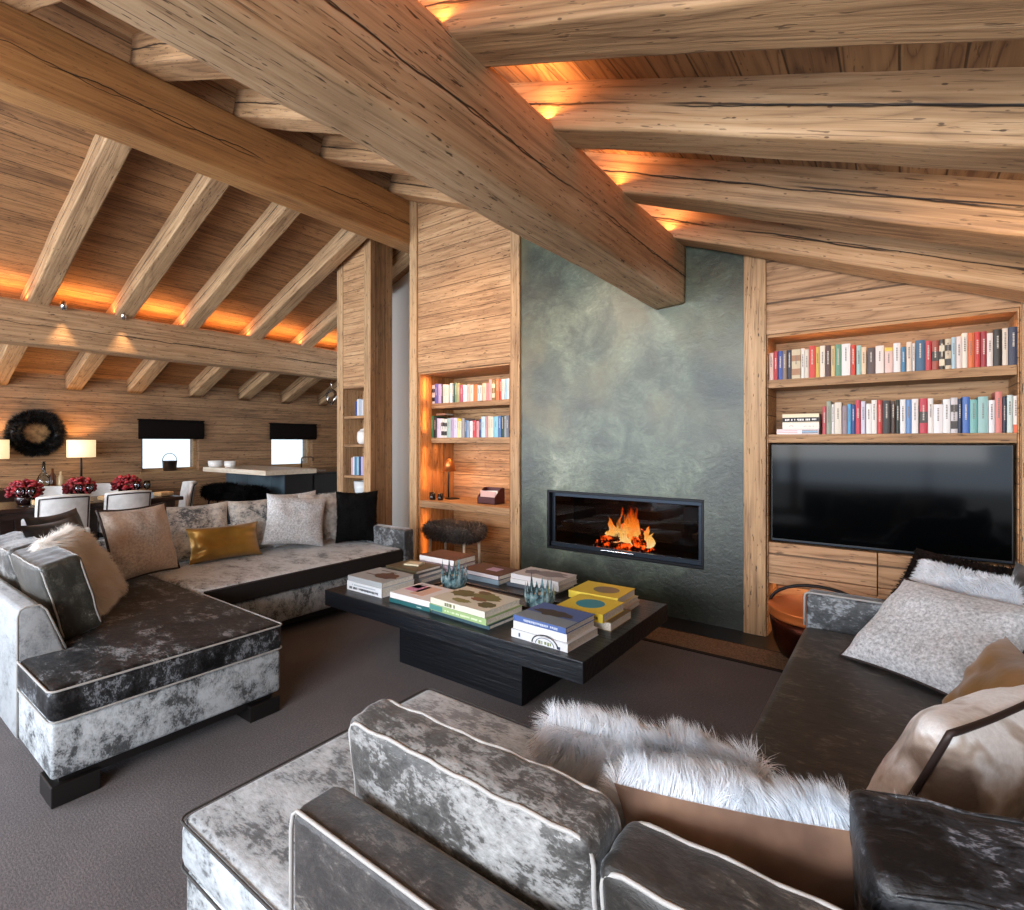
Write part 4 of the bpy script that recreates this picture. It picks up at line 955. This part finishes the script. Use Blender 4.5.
# sheepskin stool
st = thing('bench_stool', 'dark sheepskin covered stool on pale legs under the alcove desk', 'stool', (-3.98, 4.32, 0))
def fn(p, u): return (p[0], p[1], p[2]+.02*noise.noise(Vector((u[0]*2, u[1]*2, 1))))
mb = MB(); mb.rbox((0, 0, .46), (.325, .19, .075), .07, 4, 8, fn); mb.fur(.045, 9000, .005, (0, 0, -.8), 0, seed=4)
mb.build('sheepskin_seat', [fabric_fur('dark_sheepskin', '0d0a0a', '3a2c26', 6)], st, True)
for sx in (-1, 1):
    for sy in (-1, 1): MB().tube([(sx*.25, sy*.12, .42), (sx*.26, sy*.13, 0)], [.017, .012], 8).build('leg', W_pale, st, True)

# copper log bucket
cb = thing('copper_cauldron', 'round copper log cauldron with an iron handle right of the fireplace', 'cauldron', (-.44, 4.02, 0))
cu = NT('old_copper'); co = cu.coords(); f = cu.noise(co, 7, 4, .6); cu.bsdf(cu.ramp(f, [(.35, '8a3d1c'), (.65, 'd07a48')]), .28, cu.bump(f, .15, .01), Metallic=1.0); cu = cu.m
cud = NT('dark_outer_copper'); co = cud.coords(); f = cud.noise(co, 7, 4, .6); cud.bsdf(cud.ramp(f, [(.35, '2a120c'), (.65, '5a2a1a')]), .4, Metallic=.9); cud = cud.m
MB().lathe([(0, 0), (.17, 0), (.225, .03), (.265, .12), (.283, .22), (.289, .285)], n=40).build('outer_shell', cud, cb, True)
cur = NT('copper_rim_painted_reflection'); cur.bsdf(lin('d9773c'), .45, Metallic=.55); MB().lathe([(.289, .285), (.290, .30), (.291, .34), (.297, .345), (.288, .352)], n=40).build('rim_band', cur.m, cb, True)  # orange reflection on the rim painted in as brighter copper
MB().lathe([(.288, .35), (.28, .34), (.272, .24), (.25, .12), (.21, .045), (.16, .02), (0, .02)], n=40).build('inner_shell', cu, cb, True)
MB().tube([(.29*math.cos(PI*i/14)*-1, .02, .335+.15*math.sin(PI*i/14)) for i in range(15)], .011, 8).build('handle', M_black, cb, True)

# column shelf things
for k, (x, w_, h, c) in enumerate(((-5.940, .04, .20, '2f4a8c'), (-5.900, .035, .23, 'e4e6ea'), (-5.855, .045, .23, 'b8c4d4'), (-5.805, .045, .22, 'dcdce0'))):
    r = thing('book', ['dark blue', 'white', 'pale blue', 'off-white'][k]+' book on the top shelf of the kitchen column', 'book', (x, CY+.09, 1.801), group='books on the top column shelf')
    MB().box(-w_/2, w_/2-.001, 0, .18, 0, h).build('jacket', M_bk, r, bevel=.002).color = lin(c)
for k, (x, w_, h, c, nm) in enumerate(((-6.030, .035, .235, 'd8b4bc', 'pink'), (-5.992, .035, .25, 'e2e6ea', 'white'), (-5.953, .045, .245, '4c84b0', 'blue'), (-5.905, .045, .25, '9cc4d4', 'light blue'), (-5.857, .04, .25, '243c70', 'navy'), (-5.814, .04, .25, 'c4bce0', 'lilac'), (-5.770, .04, .25, 'd8a8b4', 'rose'))):
    r = thing('book', nm+' book on the third shelf of the kitchen column', 'book', (x, CY+.09, 1.001), group='books on the third column shelf')
    MB().box(-w_/2, w_/2-.001, 0, .18, 0, h).build('jacket', M_bk, r, bevel=.002).color = lin(c)
t = thing('ceramic_pot', 'round white pot on the second shelf of the kitchen column', 'pot', (-5.84, CY+.14, 1.421))
MB().lathe([(0, 0), (.06, 0), (.085, .03), (.09, .10), (.085, .16), (.05, .185), (0, .185)], n=24).build('pot_body', M_pot, t, True)
MB().lathe([(0, .185), (.05, .187), (.045, .20), (.012, .21), (0, .225)], n=20).build('lid', M_pot, t, True)
t = thing('ceramic_vase', 'tapered white vase on the bottom shelf of the kitchen column', 'vase', (-5.86, CY+.16, .421))
MB().lathe([(0, 0), (.07, 0), (.10, .15), (.125, .40), (.135, .50), (.125, .50), (.09, .15), (.06, .02), (0, .02)], n=28).build('vase_body', plain('pale_blue_ceramic', 'cfd8dc', .35), t, True)
# ------------------------------------------------------------------ dining side
dt = thing('dining_table', 'long dark wenge dining table set for a meal behind the left sofa', 'table', (-7.92, 1.6, 0))
MB().rbox((0, 0, .725), (.46, 1.36, .025), .01, 2, 2).build('tabletop', W_wenge, dt)
for y in (-1.22, -.40, .42, 1.22):
    for x in (-.36, .36): MB().box(x-.045, x+.045, y-.045, y+.045, 0, .70).build('leg', W_wenge, dt, bevel=.004)
MB().box(-.40, .40, -1.28, 1.28, .63, .70).build('apron', W_wenge, dt)
M_leather = speckled('white_leather', 'c9c8c6', 'dcdbd9', 12, .5, .05)
def chair(label, loc_, rz):
    r = thing('dining_chair', label, 'chair', loc_, rz, 'white dining chairs')
    MB().rbox((0, -.02, .44), (.235, .24, .055), .03, 3, 4).build('seat', M_leather, r, True)
    n = 14; R = .36; vs = []; rim = []
    mb = MB(); rows = [(.40, 0), (.55, .012), (.70, .03), (.82, .05), (.88, .062)]
    for side in (0, 1):
        for z, dy in rows:
            for i in range(n+1):
                a = math.radians(-42+84*i/n); rr = R-(.055 if side else 0); zz = z-(.035*abs(math.sin(a))**2 if z > .8 else 0)
                vs.append((rr*math.sin(a)*1.0, -.12+rr*math.cos(a)+dy, zz))
    m = len(rows); fs = []
    def I(s, j, i): return s*m*(n+1)+j*(n+1)+i
    for j in range(m-1):
        for i in range(n):
            fs.append((I(0,j,i+1), I(0,j,i), I(0,j+1,i), I(0,j+1,i+1))); fs.append((I(1,j,i), I(1,j,i+1), I(1,j+1,i+1), I(1,j+1,i)))
    for i in range(n): fs.append((I(0,m-1,i), I(1,m-1,i), I(1,m-1,i+1), I(0,m-1,i+1))); fs.append((I(0,0,i+1), I(1,0,i+1), I(1,0,i), I(0,0,i)))
    for j in range(m-1): fs.append((I(0,j,0), I(1,j,0), I(1,j+1,0), I(0,j+1,0))); fs.append((I(0,j,n), I(0,j+1,n), I(1,j+1,n), I(1,j,n)))
    mb.add(vs, fs); mb.build('backrest', M_leather, r, True, bevel=.012, seg=3)
    q = [vs[I(0, j, 1)] for j in range(m-1)]+[(vs[I(0, m-1, i)][0], vs[I(0, m-1, i)][1], vs[I(0, m-1, i)][2]-.03) for i in range(1, n)]+[vs[I(0, j, n-1)] for j in range(m-2, -1, -1)]
    ctr = Vector((0, -.12, 0)); q = [(p[0]*1.012, -.12+(p[1]+.12)*1.012, p[2]) for p in q]
    MB().tube(q, .007, 6).build('piping', M_pipeD, r, True)
    for x in (-.19, .19):
        for y in (-.21, .17): MB().tube([(x, y, .40), (x*1.05, y*1.08, 0)], [.022, .014], 8).build('leg', M_darkwood, r, True)
    return r
chair('white leather dining chair with dark piping, nearest the left edge, its back to the sofa', (-7.55, 1.72, 0), -PI/2)
chair('white leather dining chair with dark piping behind the tan cushion, its back to the sofa', (-7.55, 2.32, 0), -PI/2)
chair('white leather dining chair on the far side of the table below the bottles', (-8.62, 1.88, 0), PI/2)
chair('white leather dining chair on the far side between two red bouquets', (-8.62, 2.44, 0), PI/2)
chair('white leather dining chair at the far end of the table near the kitchen bar', (-8.38, 3.17, 0), D(-10))
M_red = NT('red_petals'); co = M_red.coords(); f = M_red.noise(co, 25, 3); M_red.bsdf(M_red.ramp(f, [(.35, '4a0a12'), (.6, 'a01e2e'), (.75, 'd04a50')]), .5); M_red = M_red.m
def bouquet(label, loc_, seed):
    r = thing('flower_arrangement', label, 'flowers', loc_, group='red bouquets on the dining table')
    MB().lathe([(0, 0), (.06, 0), (.085, .05), (.09, .11), (.08, .11), (.07, .02), (0, .02)], n=20).build('bowl', plain('dark_glass_bowl', '221414', .15), r, True)
    rg = random.Random(seed)
    for k in range(30):
        a = k*2.39996; zz = 1-(k+.5)/30*1.35; rr = math.sqrt(max(0, 1-zz*zz)); c = (.135*rr*math.cos(a), .135*rr*math.sin(a), .145+.115*zz)
        mb = MB()
        for p in range(9):
            v = Vector((rg.gauss(0, 1), rg.gauss(0, 1), rg.gauss(0, 1))).normalized(); mb.sphere((c[0]+v.x*.022, c[1]+v.y*.022, c[2]+v.z*.022), .022, 6, (1, 1, .7))
        mb.build('bloom', M_red, r, True)
bouquet('red flower bouquet nearest the left edge of the dining table', (-7.86, 1.50, .751), 1)
bouquet('middle red flower bouquet below the table lamp', (-7.92, 2.0, .751), 2)
bouquet('red flower bouquet at the right end of the dining table', (-7.92, 2.48, .751), 3)
M_wine = glass('wine_glass', 'dfe6ea', 0, 1.6)
wg = None
for k, (x, y) in enumerate(((-7.62, 1.42), (-7.60, 1.50), (-7.64, 1.92), (-7.62, 2.02), (-7.64, 2.50), (-7.62, 2.60))):
    lab = ['left of the pair before the left bouquet', 'right of the pair before the left bouquet', 'left of the pair before the middle bouquet', 'right of the pair before the middle bouquet', 'left of the pair before the right bouquet', 'right of the pair before the right bouquet'][k]
    if wg is None:
        wg = thing('wine_glass', 'clear wine glass, '+lab, 'glass', (x, y, .751), group='wine glasses on the dining table')
        MB().lathe([(0, 0), (.036, 0), (.036, .003), (.006, .008), (.004, .09), (.012, .10), (.036, .13), (.040, .165), (.033, .21), (.031, .21), (.038, .165), (.034, .132), (0, .104)], n=18).build('glass_body', M_wine, wg, True)
    else: dup(wg, (x, y, .751), label='clear wine glass, '+lab)
for k, (x, y) in enumerate(((-7.68, 1.62), (-7.66, 2.22), (-7.66, 2.80))):
    t = thing('folded_napkin', 'folded tan napkin on the table '+['behind the left chair', 'between the middle and right bouquets', 'at its right end'][k], 'napkin', (x, y, .751), .2*k, 'napkins on the dining table')
    MB().rbox((0, 0, .03), (.07, .10, .028), .02, 3, 4).build('napkin_cloth', speckled('tan_linen', 'b08a5c', 'd2b48a', 60, .9), t, True)
# sideboard with lamps and bottles
sb = thing('sideboard', 'long dark sideboard along the boarded dining wall under the mirror', 'sideboard', (-9.95, 2.06, 0))
MB().box(-.235, .22, -.95, .95, .08, .80).build('body', W_wenge, sb, bevel=.005)
MB().box(-.20, .19, -.90, .90, 0, .08).build('plinth', M_darkwood, sb)
for k in range(3): MB().box(.221, .238, -.94+.63*k, -.32+.63*k, .10, .78).build('door', W_wenge, sb, bevel=.003)
shade = NT('lamp_shade_linen'); n = shade.bsdf(lin('e9dcc6'), .8); n.inputs['Emission Color'].default_value = lin('ffd9a0'); n.inputs['Emission Strength'].default_value = .9; shade = shade.m
for k, y in enumerate((1.56, 2.53)):
    t = thing('table_lamp', ['white drum table lamp cut by the left edge of the view', 'white drum table lamp right of the round black mirror'][k], 'lamp', (-9.93, y, .801), group='table lamps on the sideboard')
    MB().lathe([(0, 0), (.08, 0), (.08, .012), (.016, .03), (.012, .40), (.02, .44), (0, .44)], n=20).build('lamp_base', M_black, t, True)
    MB().lathe([(.172, .42), (.172, .68), (.169, .68), (.169, .42)], n=36).build('lamp_shade', shade, t, True)
    L = bpy.data.lights.new('lamp_bulb', 'POINT'); L.energy = 14; L.color = lin('ffbe78')[:3]; L.shadow_soft_size = .05
    o = bpy.data.objects.new('lamp_bulb', L); COL.objects.link(o); o.location = (-9.93, y, 1.36)
bt = thing('glass_decanter', 'tall clear decanter on the sideboard left of the middle bouquet', 'bottle', (-9.85, 2.08, .801))
MB().lathe([(0, 0), (.08, 0), (.085, .10), (.06, .17), (.022, .22), (.018, .36), (.026, .37), (.012, .37), (.012, .22), (0, .1)], n=20).build('decanter_body', M_wine, bt, True)
for k, (y, h, c) in enumerate(((2.18, .27, '5a3018'), (2.27, .22, 'c8b088'))):
    t = thing('bottle', ['amber bottle beside the clear decanter', 'pale bottle beside the amber bottle on the sideboard'][k], 'bottle', (-9.86, y, .801), group='bottles on the sideboard')
    MB().lathe([(0, 0), (.036, 0), (.038, .02), (.038, h*.6), (.014, h*.78), (.014, h*.97), (0, h)], n=16).build('bottle_body', plain('bottle_glass_%d' % k, c, .15), t, True)
# feather mirror
mr = thing('round_mirror', 'round wall mirror with a wide black feather rim', 'mirror', (XL+.01, 2.06, 1.58))
mb = MB(); n = 40; ring = [(.25, .0), (.20, .05), (.14, .03)]
mb.tube([(.035, .24*math.cos(2*PI*i/n), .24*math.sin(2*PI*i/n)) for i in range(n)], .055, 8, True)
mb.fur(.075, 7000, .008, (0, 0, 0), 0, seed=9, lean=0, clump=.6)
mb.build('feather_rim', [plain('black_feathers', '08080a', .55)], mr, True)
MB().add([(.03, .17*math.cos(2*PI*i/n), .17*math.sin(2*PI*i/n)) for i in range(n)], [tuple(range(n))]).build('mirror_disc', speckled('antique_mirror', '6a5238', 'b08c60', 14, .35, .2, Metallic=.3), mr)
# metal bucket in the window
t = thing('ice_bucket', 'small metal bucket with a hoop handle on the sill of the dining window', 'bucket', (XL-.10, 3.86, .948))
MB().lathe([(0, 0), (.085, 0), (.10, .01), (.115, .17), (.12, .175), (.108, .17), (.09, .015), (0, .015)], n=24).build('bucket_body', plain('dull_steel', '8a8480', .3, 1), t, True)
MB().tube([(0, -.115*math.cos(PI*i/14), .165+.14*math.sin(PI*i/14)) for i in range(15)], .006, 6).build('handle', M_black, t, True)
# ------------------------------------------------------------------ kitchen
ki = thing('kitchen_island', 'kitchen bar with a thick pale wood top and blue-grey front panels', 'kitchen bar', (-8.0, 4.3, 0))
def kob(mb, nm, m, p=ki, **k):
    o = mb.build(nm, m, p, **k); o.location = (-p.location.x, -p.location.y, 0); return o
kob(MB().box(-9.0, -7.1, 3.85, 4.65, .98, 1.05), 'worktop', W_pale, bevel=.004)
kob(MB().box(-8.98, -7.21, 4.225, 4.64, 0, .979), 'cabinet_body', plain('white_panel_gaps', 'c8ccd0', .5))
M_pan = NT('blue_grey_panel'); co = M_pan.coords(); M_pan.bsdf(M_pan.ramp(M_pan.noise(co, 3, 3), [(.3, '2a3740'), (.7, '46565f')]), .35); M_pan = M_pan.m
for k in range(5): kob(MB().box(-8.975+.353*k, -8.975+.353*k+.345, 4.20, 4.224, .02, .975), 'front_panel', M_pan, bevel=.002)
M_kd = plain('anthracite_cabinet', '17191c', .4)
kob(MB().box(-7.209, -7.19, 4.20, 4.64, 0, .979), 'end_panel', M_kd)
kc = thing('kitchen_counter', 'anthracite kitchen counter with the tap, beyond the pale bar top', 'kitchen counter', (-7.9, 5.8, 0))
kob(MB().box(-8.6, -7.18, 4.66, 7.0, .955, .985), 'worktop', plain('black_stone', '1a1b1d', .2), kc, bevel=.003)
kob(MB().box(-8.58, -7.21, 4.67, 6.98, 0, .954), 'cabinet_body', M_kd, kc)
for k in range(4): kob(MB().box(-7.209, -7.192, 4.675+.575*k, 4.675+.575*k+.570, .06, .945), 'cabinet_door', M_kd, kc, bevel=.003)
kob(MB().box(-8.1, -7.6, 4.75, 5.15, .986, .990), 'sink_rim', M_chrome, kc)
tp = thing('kitchen_tap', 'square bronze kitchen tap in front of the far window', 'tap', (-8.15, 5.05, .986))
MB().tube([(0, 0, 0), (0, 0, .17), (.0, .01, .195), (.02, .03, .21), (.10, .12, .21), (.12, .14, .195), (.12, .14, .14)], .013, 8).build('tap_spout', plain('bronze', '5a4a3c', .3, .9), tp, True)
MB().tube([(0, 0, .10), (-.05, .05, .13)], .009, 8).build('lever', plain('bronze_lever', '5a4a3c', .3, .9), tp, True)
for k, (x, y, r) in enumerate(((-8.82, 3.96, .105), (-8.47, 4.02, .08))):
    t = thing('ceramic_bowl', ['larger white bowl at the left end of the bar top', 'smaller white bowl on the bar top'][k], 'bowl', (x, y, 1.051), group='white bowls on the bar')
    MB().lathe([(0, 0), (r*.8, 0), (r*.97, .03), (r, .10), (r*.92, .10), (r*.88, .03), (0, .02)], n=24).build('bowl_body', M_pot, t, True)
for k, (x, y) in enumerate(((-8.29, 3.82), (-7.49, 3.80))):
    t = thing('bar_stool', ['left bar stool topped with shaggy black sheepskin', 'right bar stool topped with shaggy black sheepskin'][k], 'stool', (x, y, 0), group='bar stools at the kitchen bar')
    mb = MB(); mb.rbox((0, 0, .70), (.21, .19, .055), .05, 3, 6); mb.fur(.085, 6000, .009, (0, 0, -.9), 0, seed=20+k)
    mb.build('sheepskin_seat', [F_black], t, True)
    for sx in (-1, 1):
        for sy in (-1, 1): MB().tube([(sx*.13, sy*.12, .67), (sx*.19, sy*.17, 0)], .013, 8).build('leg', M_black, t, True)
    MB().tube([(.17*sx, .155*sy, .22) for sx, sy in ((-1, -1), (1, -1), (1, 1), (-1, 1))], .008, 6, True).build('footrest', M_black, t, True)
# spotlights and ring pendant
for k, y in enumerate((1.87, 2.47)):
    t = thing('spotlight', ['left small chrome spotlight on the low beam', 'right small chrome spotlight on the low beam'][k], 'spotlight', (-8.0, y, 3.07), group='spotlights on the low beam')
    MB().lathe([(0, -.055), (.032, -.055), (.034, .05), (.02, .06), (0, .06)], n=18).build('lamp_head', M_chrome, t, True)
    MB().box(-.06, -.03, -.012, .012, -.02, .02).build('bracket', M_chrome, t)
    L = bpy.data.lights.new('spot_lamp', 'SPOT'); L.energy = 40; L.spot_size = D(70); L.spot_blend = .7; L.color = lin('ffd09a')[:3]; L.shadow_soft_size = .02
    o = bpy.data.objects.new('spot_lamp', L); COL.objects.link(o); o.location = (-7.985, y, 3.0); o.rotation_euler = (0, D(-12), 0)
t = thing('pendant_lamp', 'chrome ring lamp hanging by the far rafters beside the column', 'lamp', (-9.0, 6.22, 2.33))
MB().tube([(.13*math.cos(2*PI*i/24), .02*math.sin(4*PI*i/24), .13*math.sin(2*PI*i/24)) for i in range(24)], .03, 8, True).build('lamp_ring', M_chrome, t, True)
MB().tube([(0, 0, .13), (0, 0, .40)], .008, 6).build('stem', M_chrome, t, True)

# ------------------------------------------------------------------ lights
def area(name, loc_, target, sx, sy, power, colr):
    o = led(name, loc_, (0, 0, 0), sx, sy, power, colr)
    o.rotation_euler = (Vector(target)-Vector(loc_)).to_track_quat('-Z', 'Y').to_euler(); return o
LY = [-.05, .80]+LY; RY = [-.9, -.05]+RY
for i in range(len(LY)-1):       # warm strips between the rafters on top of the low beam
    y0, y1 = LY[i]+.11, LY[i+1]-.11
    led('beam_strip_light', (-8.085, (y0+y1)/2, 3.10), (PI, D(-12), 0), .05, y1-y0, 4.8, 'ffa85c')
for i in range(len(RY)-1):
    y0, y1 = RY[i]+.13, RY[i+1]-.13
    led('beam_strip_light', (-1.425, (y0+y1)/2, 3.075), (PI, D(8), 0), .05, y1-y0, 4.8, 'ffa85c')
# warm strips inside the alcoves
for (x, y, z, sx, sy, p) in ((-3.84, 4.40, 2.225, 1.2, .03, 4), (-3.84, 4.34, .685, 1.2, .03, 3), (-3.84, 4.55, 1.43, 1.2, .03, 4), (-.11, 4.33, 2.185, 1.25, .03, 3.2), (-.11, 4.52, .39, 1.25, .05, 4.5)):
    led('alcove_strip_light', (x, y, z), (0, 0, 0), sx, sy, p*.75, 'ffba80')
for k, (z, h) in enumerate(((1.15, .5), (1.70, .25), (2.07, .22), (.35, .5))):
    led('alcove_strip_light', (-4.44, 4.36, z), (0, D(90), 0), h, .02, .35, 'ffa860')
L = bpy.data.lights.new('desk_lamp_bulb', 'POINT'); L.energy = 2.5; L.color = lin('ffb070')[:3]; L.shadow_soft_size = .03
o = bpy.data.objects.new('desk_lamp_bulb', L); COL.objects.link(o); o.location = (-4.29, 4.57, 1.10)
L = bpy.data.lights.new('fire_glow', 'POINT'); L.energy = 12; L.color = lin('ff8a3a')[:3]; L.shadow_soft_size = .1
o = bpy.data.objects.new('fire_glow', L); COL.objects.link(o); o.location = (fx, WALLY+.12, FZ0+.30)
# daylight through the glazed wall behind the viewer, then added ceiling fill
area('window_daylight', (-6.3, YB+.15, 1.5), (-5.0, 5, 1.0), 6.0, 2.0, 270, 'cfe0f8')
area('window_daylight', (-.2, YB+.15, 1.6), (-1.4, 4, 1.2), 3.8, 1.9, 150, 'cddff8')
area('ceiling_fill', (-.6, YB+.2, 1.7), (-.8, 2.5, 3.3), 3.5, 1.2, 170, 'f2efe8')  # added fill pair aimed up to brighten the ceiling
area('ceiling_fill', (-6.6, YB+.2, 1.9), (-7.0, 3.2, 3.4), 5.0, 1.2, 200, 'f2efe8')
# added spots without fittings, to brighten the plaster and shelf walls
def spot(loc_, target, power, size, colr, blend=.8, soft=.06):
    L = bpy.data.lights.new('wall_fill_spot', 'SPOT'); L.energy = power; L.spot_size = D(size); L.spot_blend = blend; L.color = lin(colr)[:3]; L.shadow_soft_size = soft
    o = bpy.data.objects.new('wall_fill_spot', L); COL.objects.link(o); o.location = loc_; o.rotation_euler = (Vector(target)-Vector(loc_)).to_track_quat('-Z', 'Y').to_euler(); return o
spot((-3.2, 2.2, 3.55), (-3.8, 4.28, 2.0), 120, 75, 'ffd2a0')
spot((-2.4, 2.6, 3.3), (-2.25, 4.28, 1.95), 120, 56, 'ffe2c4')
spot((-.5, 2.2, 2.5), (-1.6, 4.28, 1.9), 110, 46, 'd4e6ff')
spot((.4, 2.2, 2.1), (-.1, 4.28, 1.8), 45, 90, 'ffd8b0')

wld = bpy.data.worlds.new('sky'); scene.world = wld; wld.use_nodes = True
nt = wld.node_tree; nt.nodes.clear(); bg = nt.nodes.new('ShaderNodeBackground'); ow = nt.nodes.new('ShaderNodeOutputWorld')
sk = nt.nodes.new('ShaderNodeTexSky'); sk.sky_type = 'HOSEK_WILKIE'; sk.turbidity = 4; sk.ground_albedo = .8; sk.sun_direction = (.3, -.6, .6)
mxw = nt.nodes.new('ShaderNodeMix'); mxw.data_type = 'RGBA'; mxw.inputs[0].default_value = .6; mxw.inputs[7].default_value = (.86, .93, 1.0, 1)
nt.links.new(sk.outputs[0], mxw.inputs[6]); nt.links.new(mxw.outputs[2], bg.inputs[0]); bg.inputs[1].default_value = 2.6; nt.links.new(bg.outputs[0], ow.inputs[0])

# ------------------------------------------------------------------ camera
cam = bpy.data.cameras.new('camera'); co = bpy.data.objects.new('camera', cam); COL.objects.link(co)
co.location = (0, 0, 1.45); co.rotation_euler = (PI/2, 0, D(36.4)); cam.sensor_width = 36; cam.lens = 526/1024*36; cam.shift_y = -13/1024; cam.clip_start = .05
scene.camera = co
scene.view_settings.view_transform = 'Standard'
try: scene.view_settings.look = 'None'
except Exception: pass
scene.view_settings.exposure = 0.20
scene.cycles.max_bounces = 6; scene.cycles.transparent_max_bounces = 12; scene.cycles.sample_clamp_indirect = 6
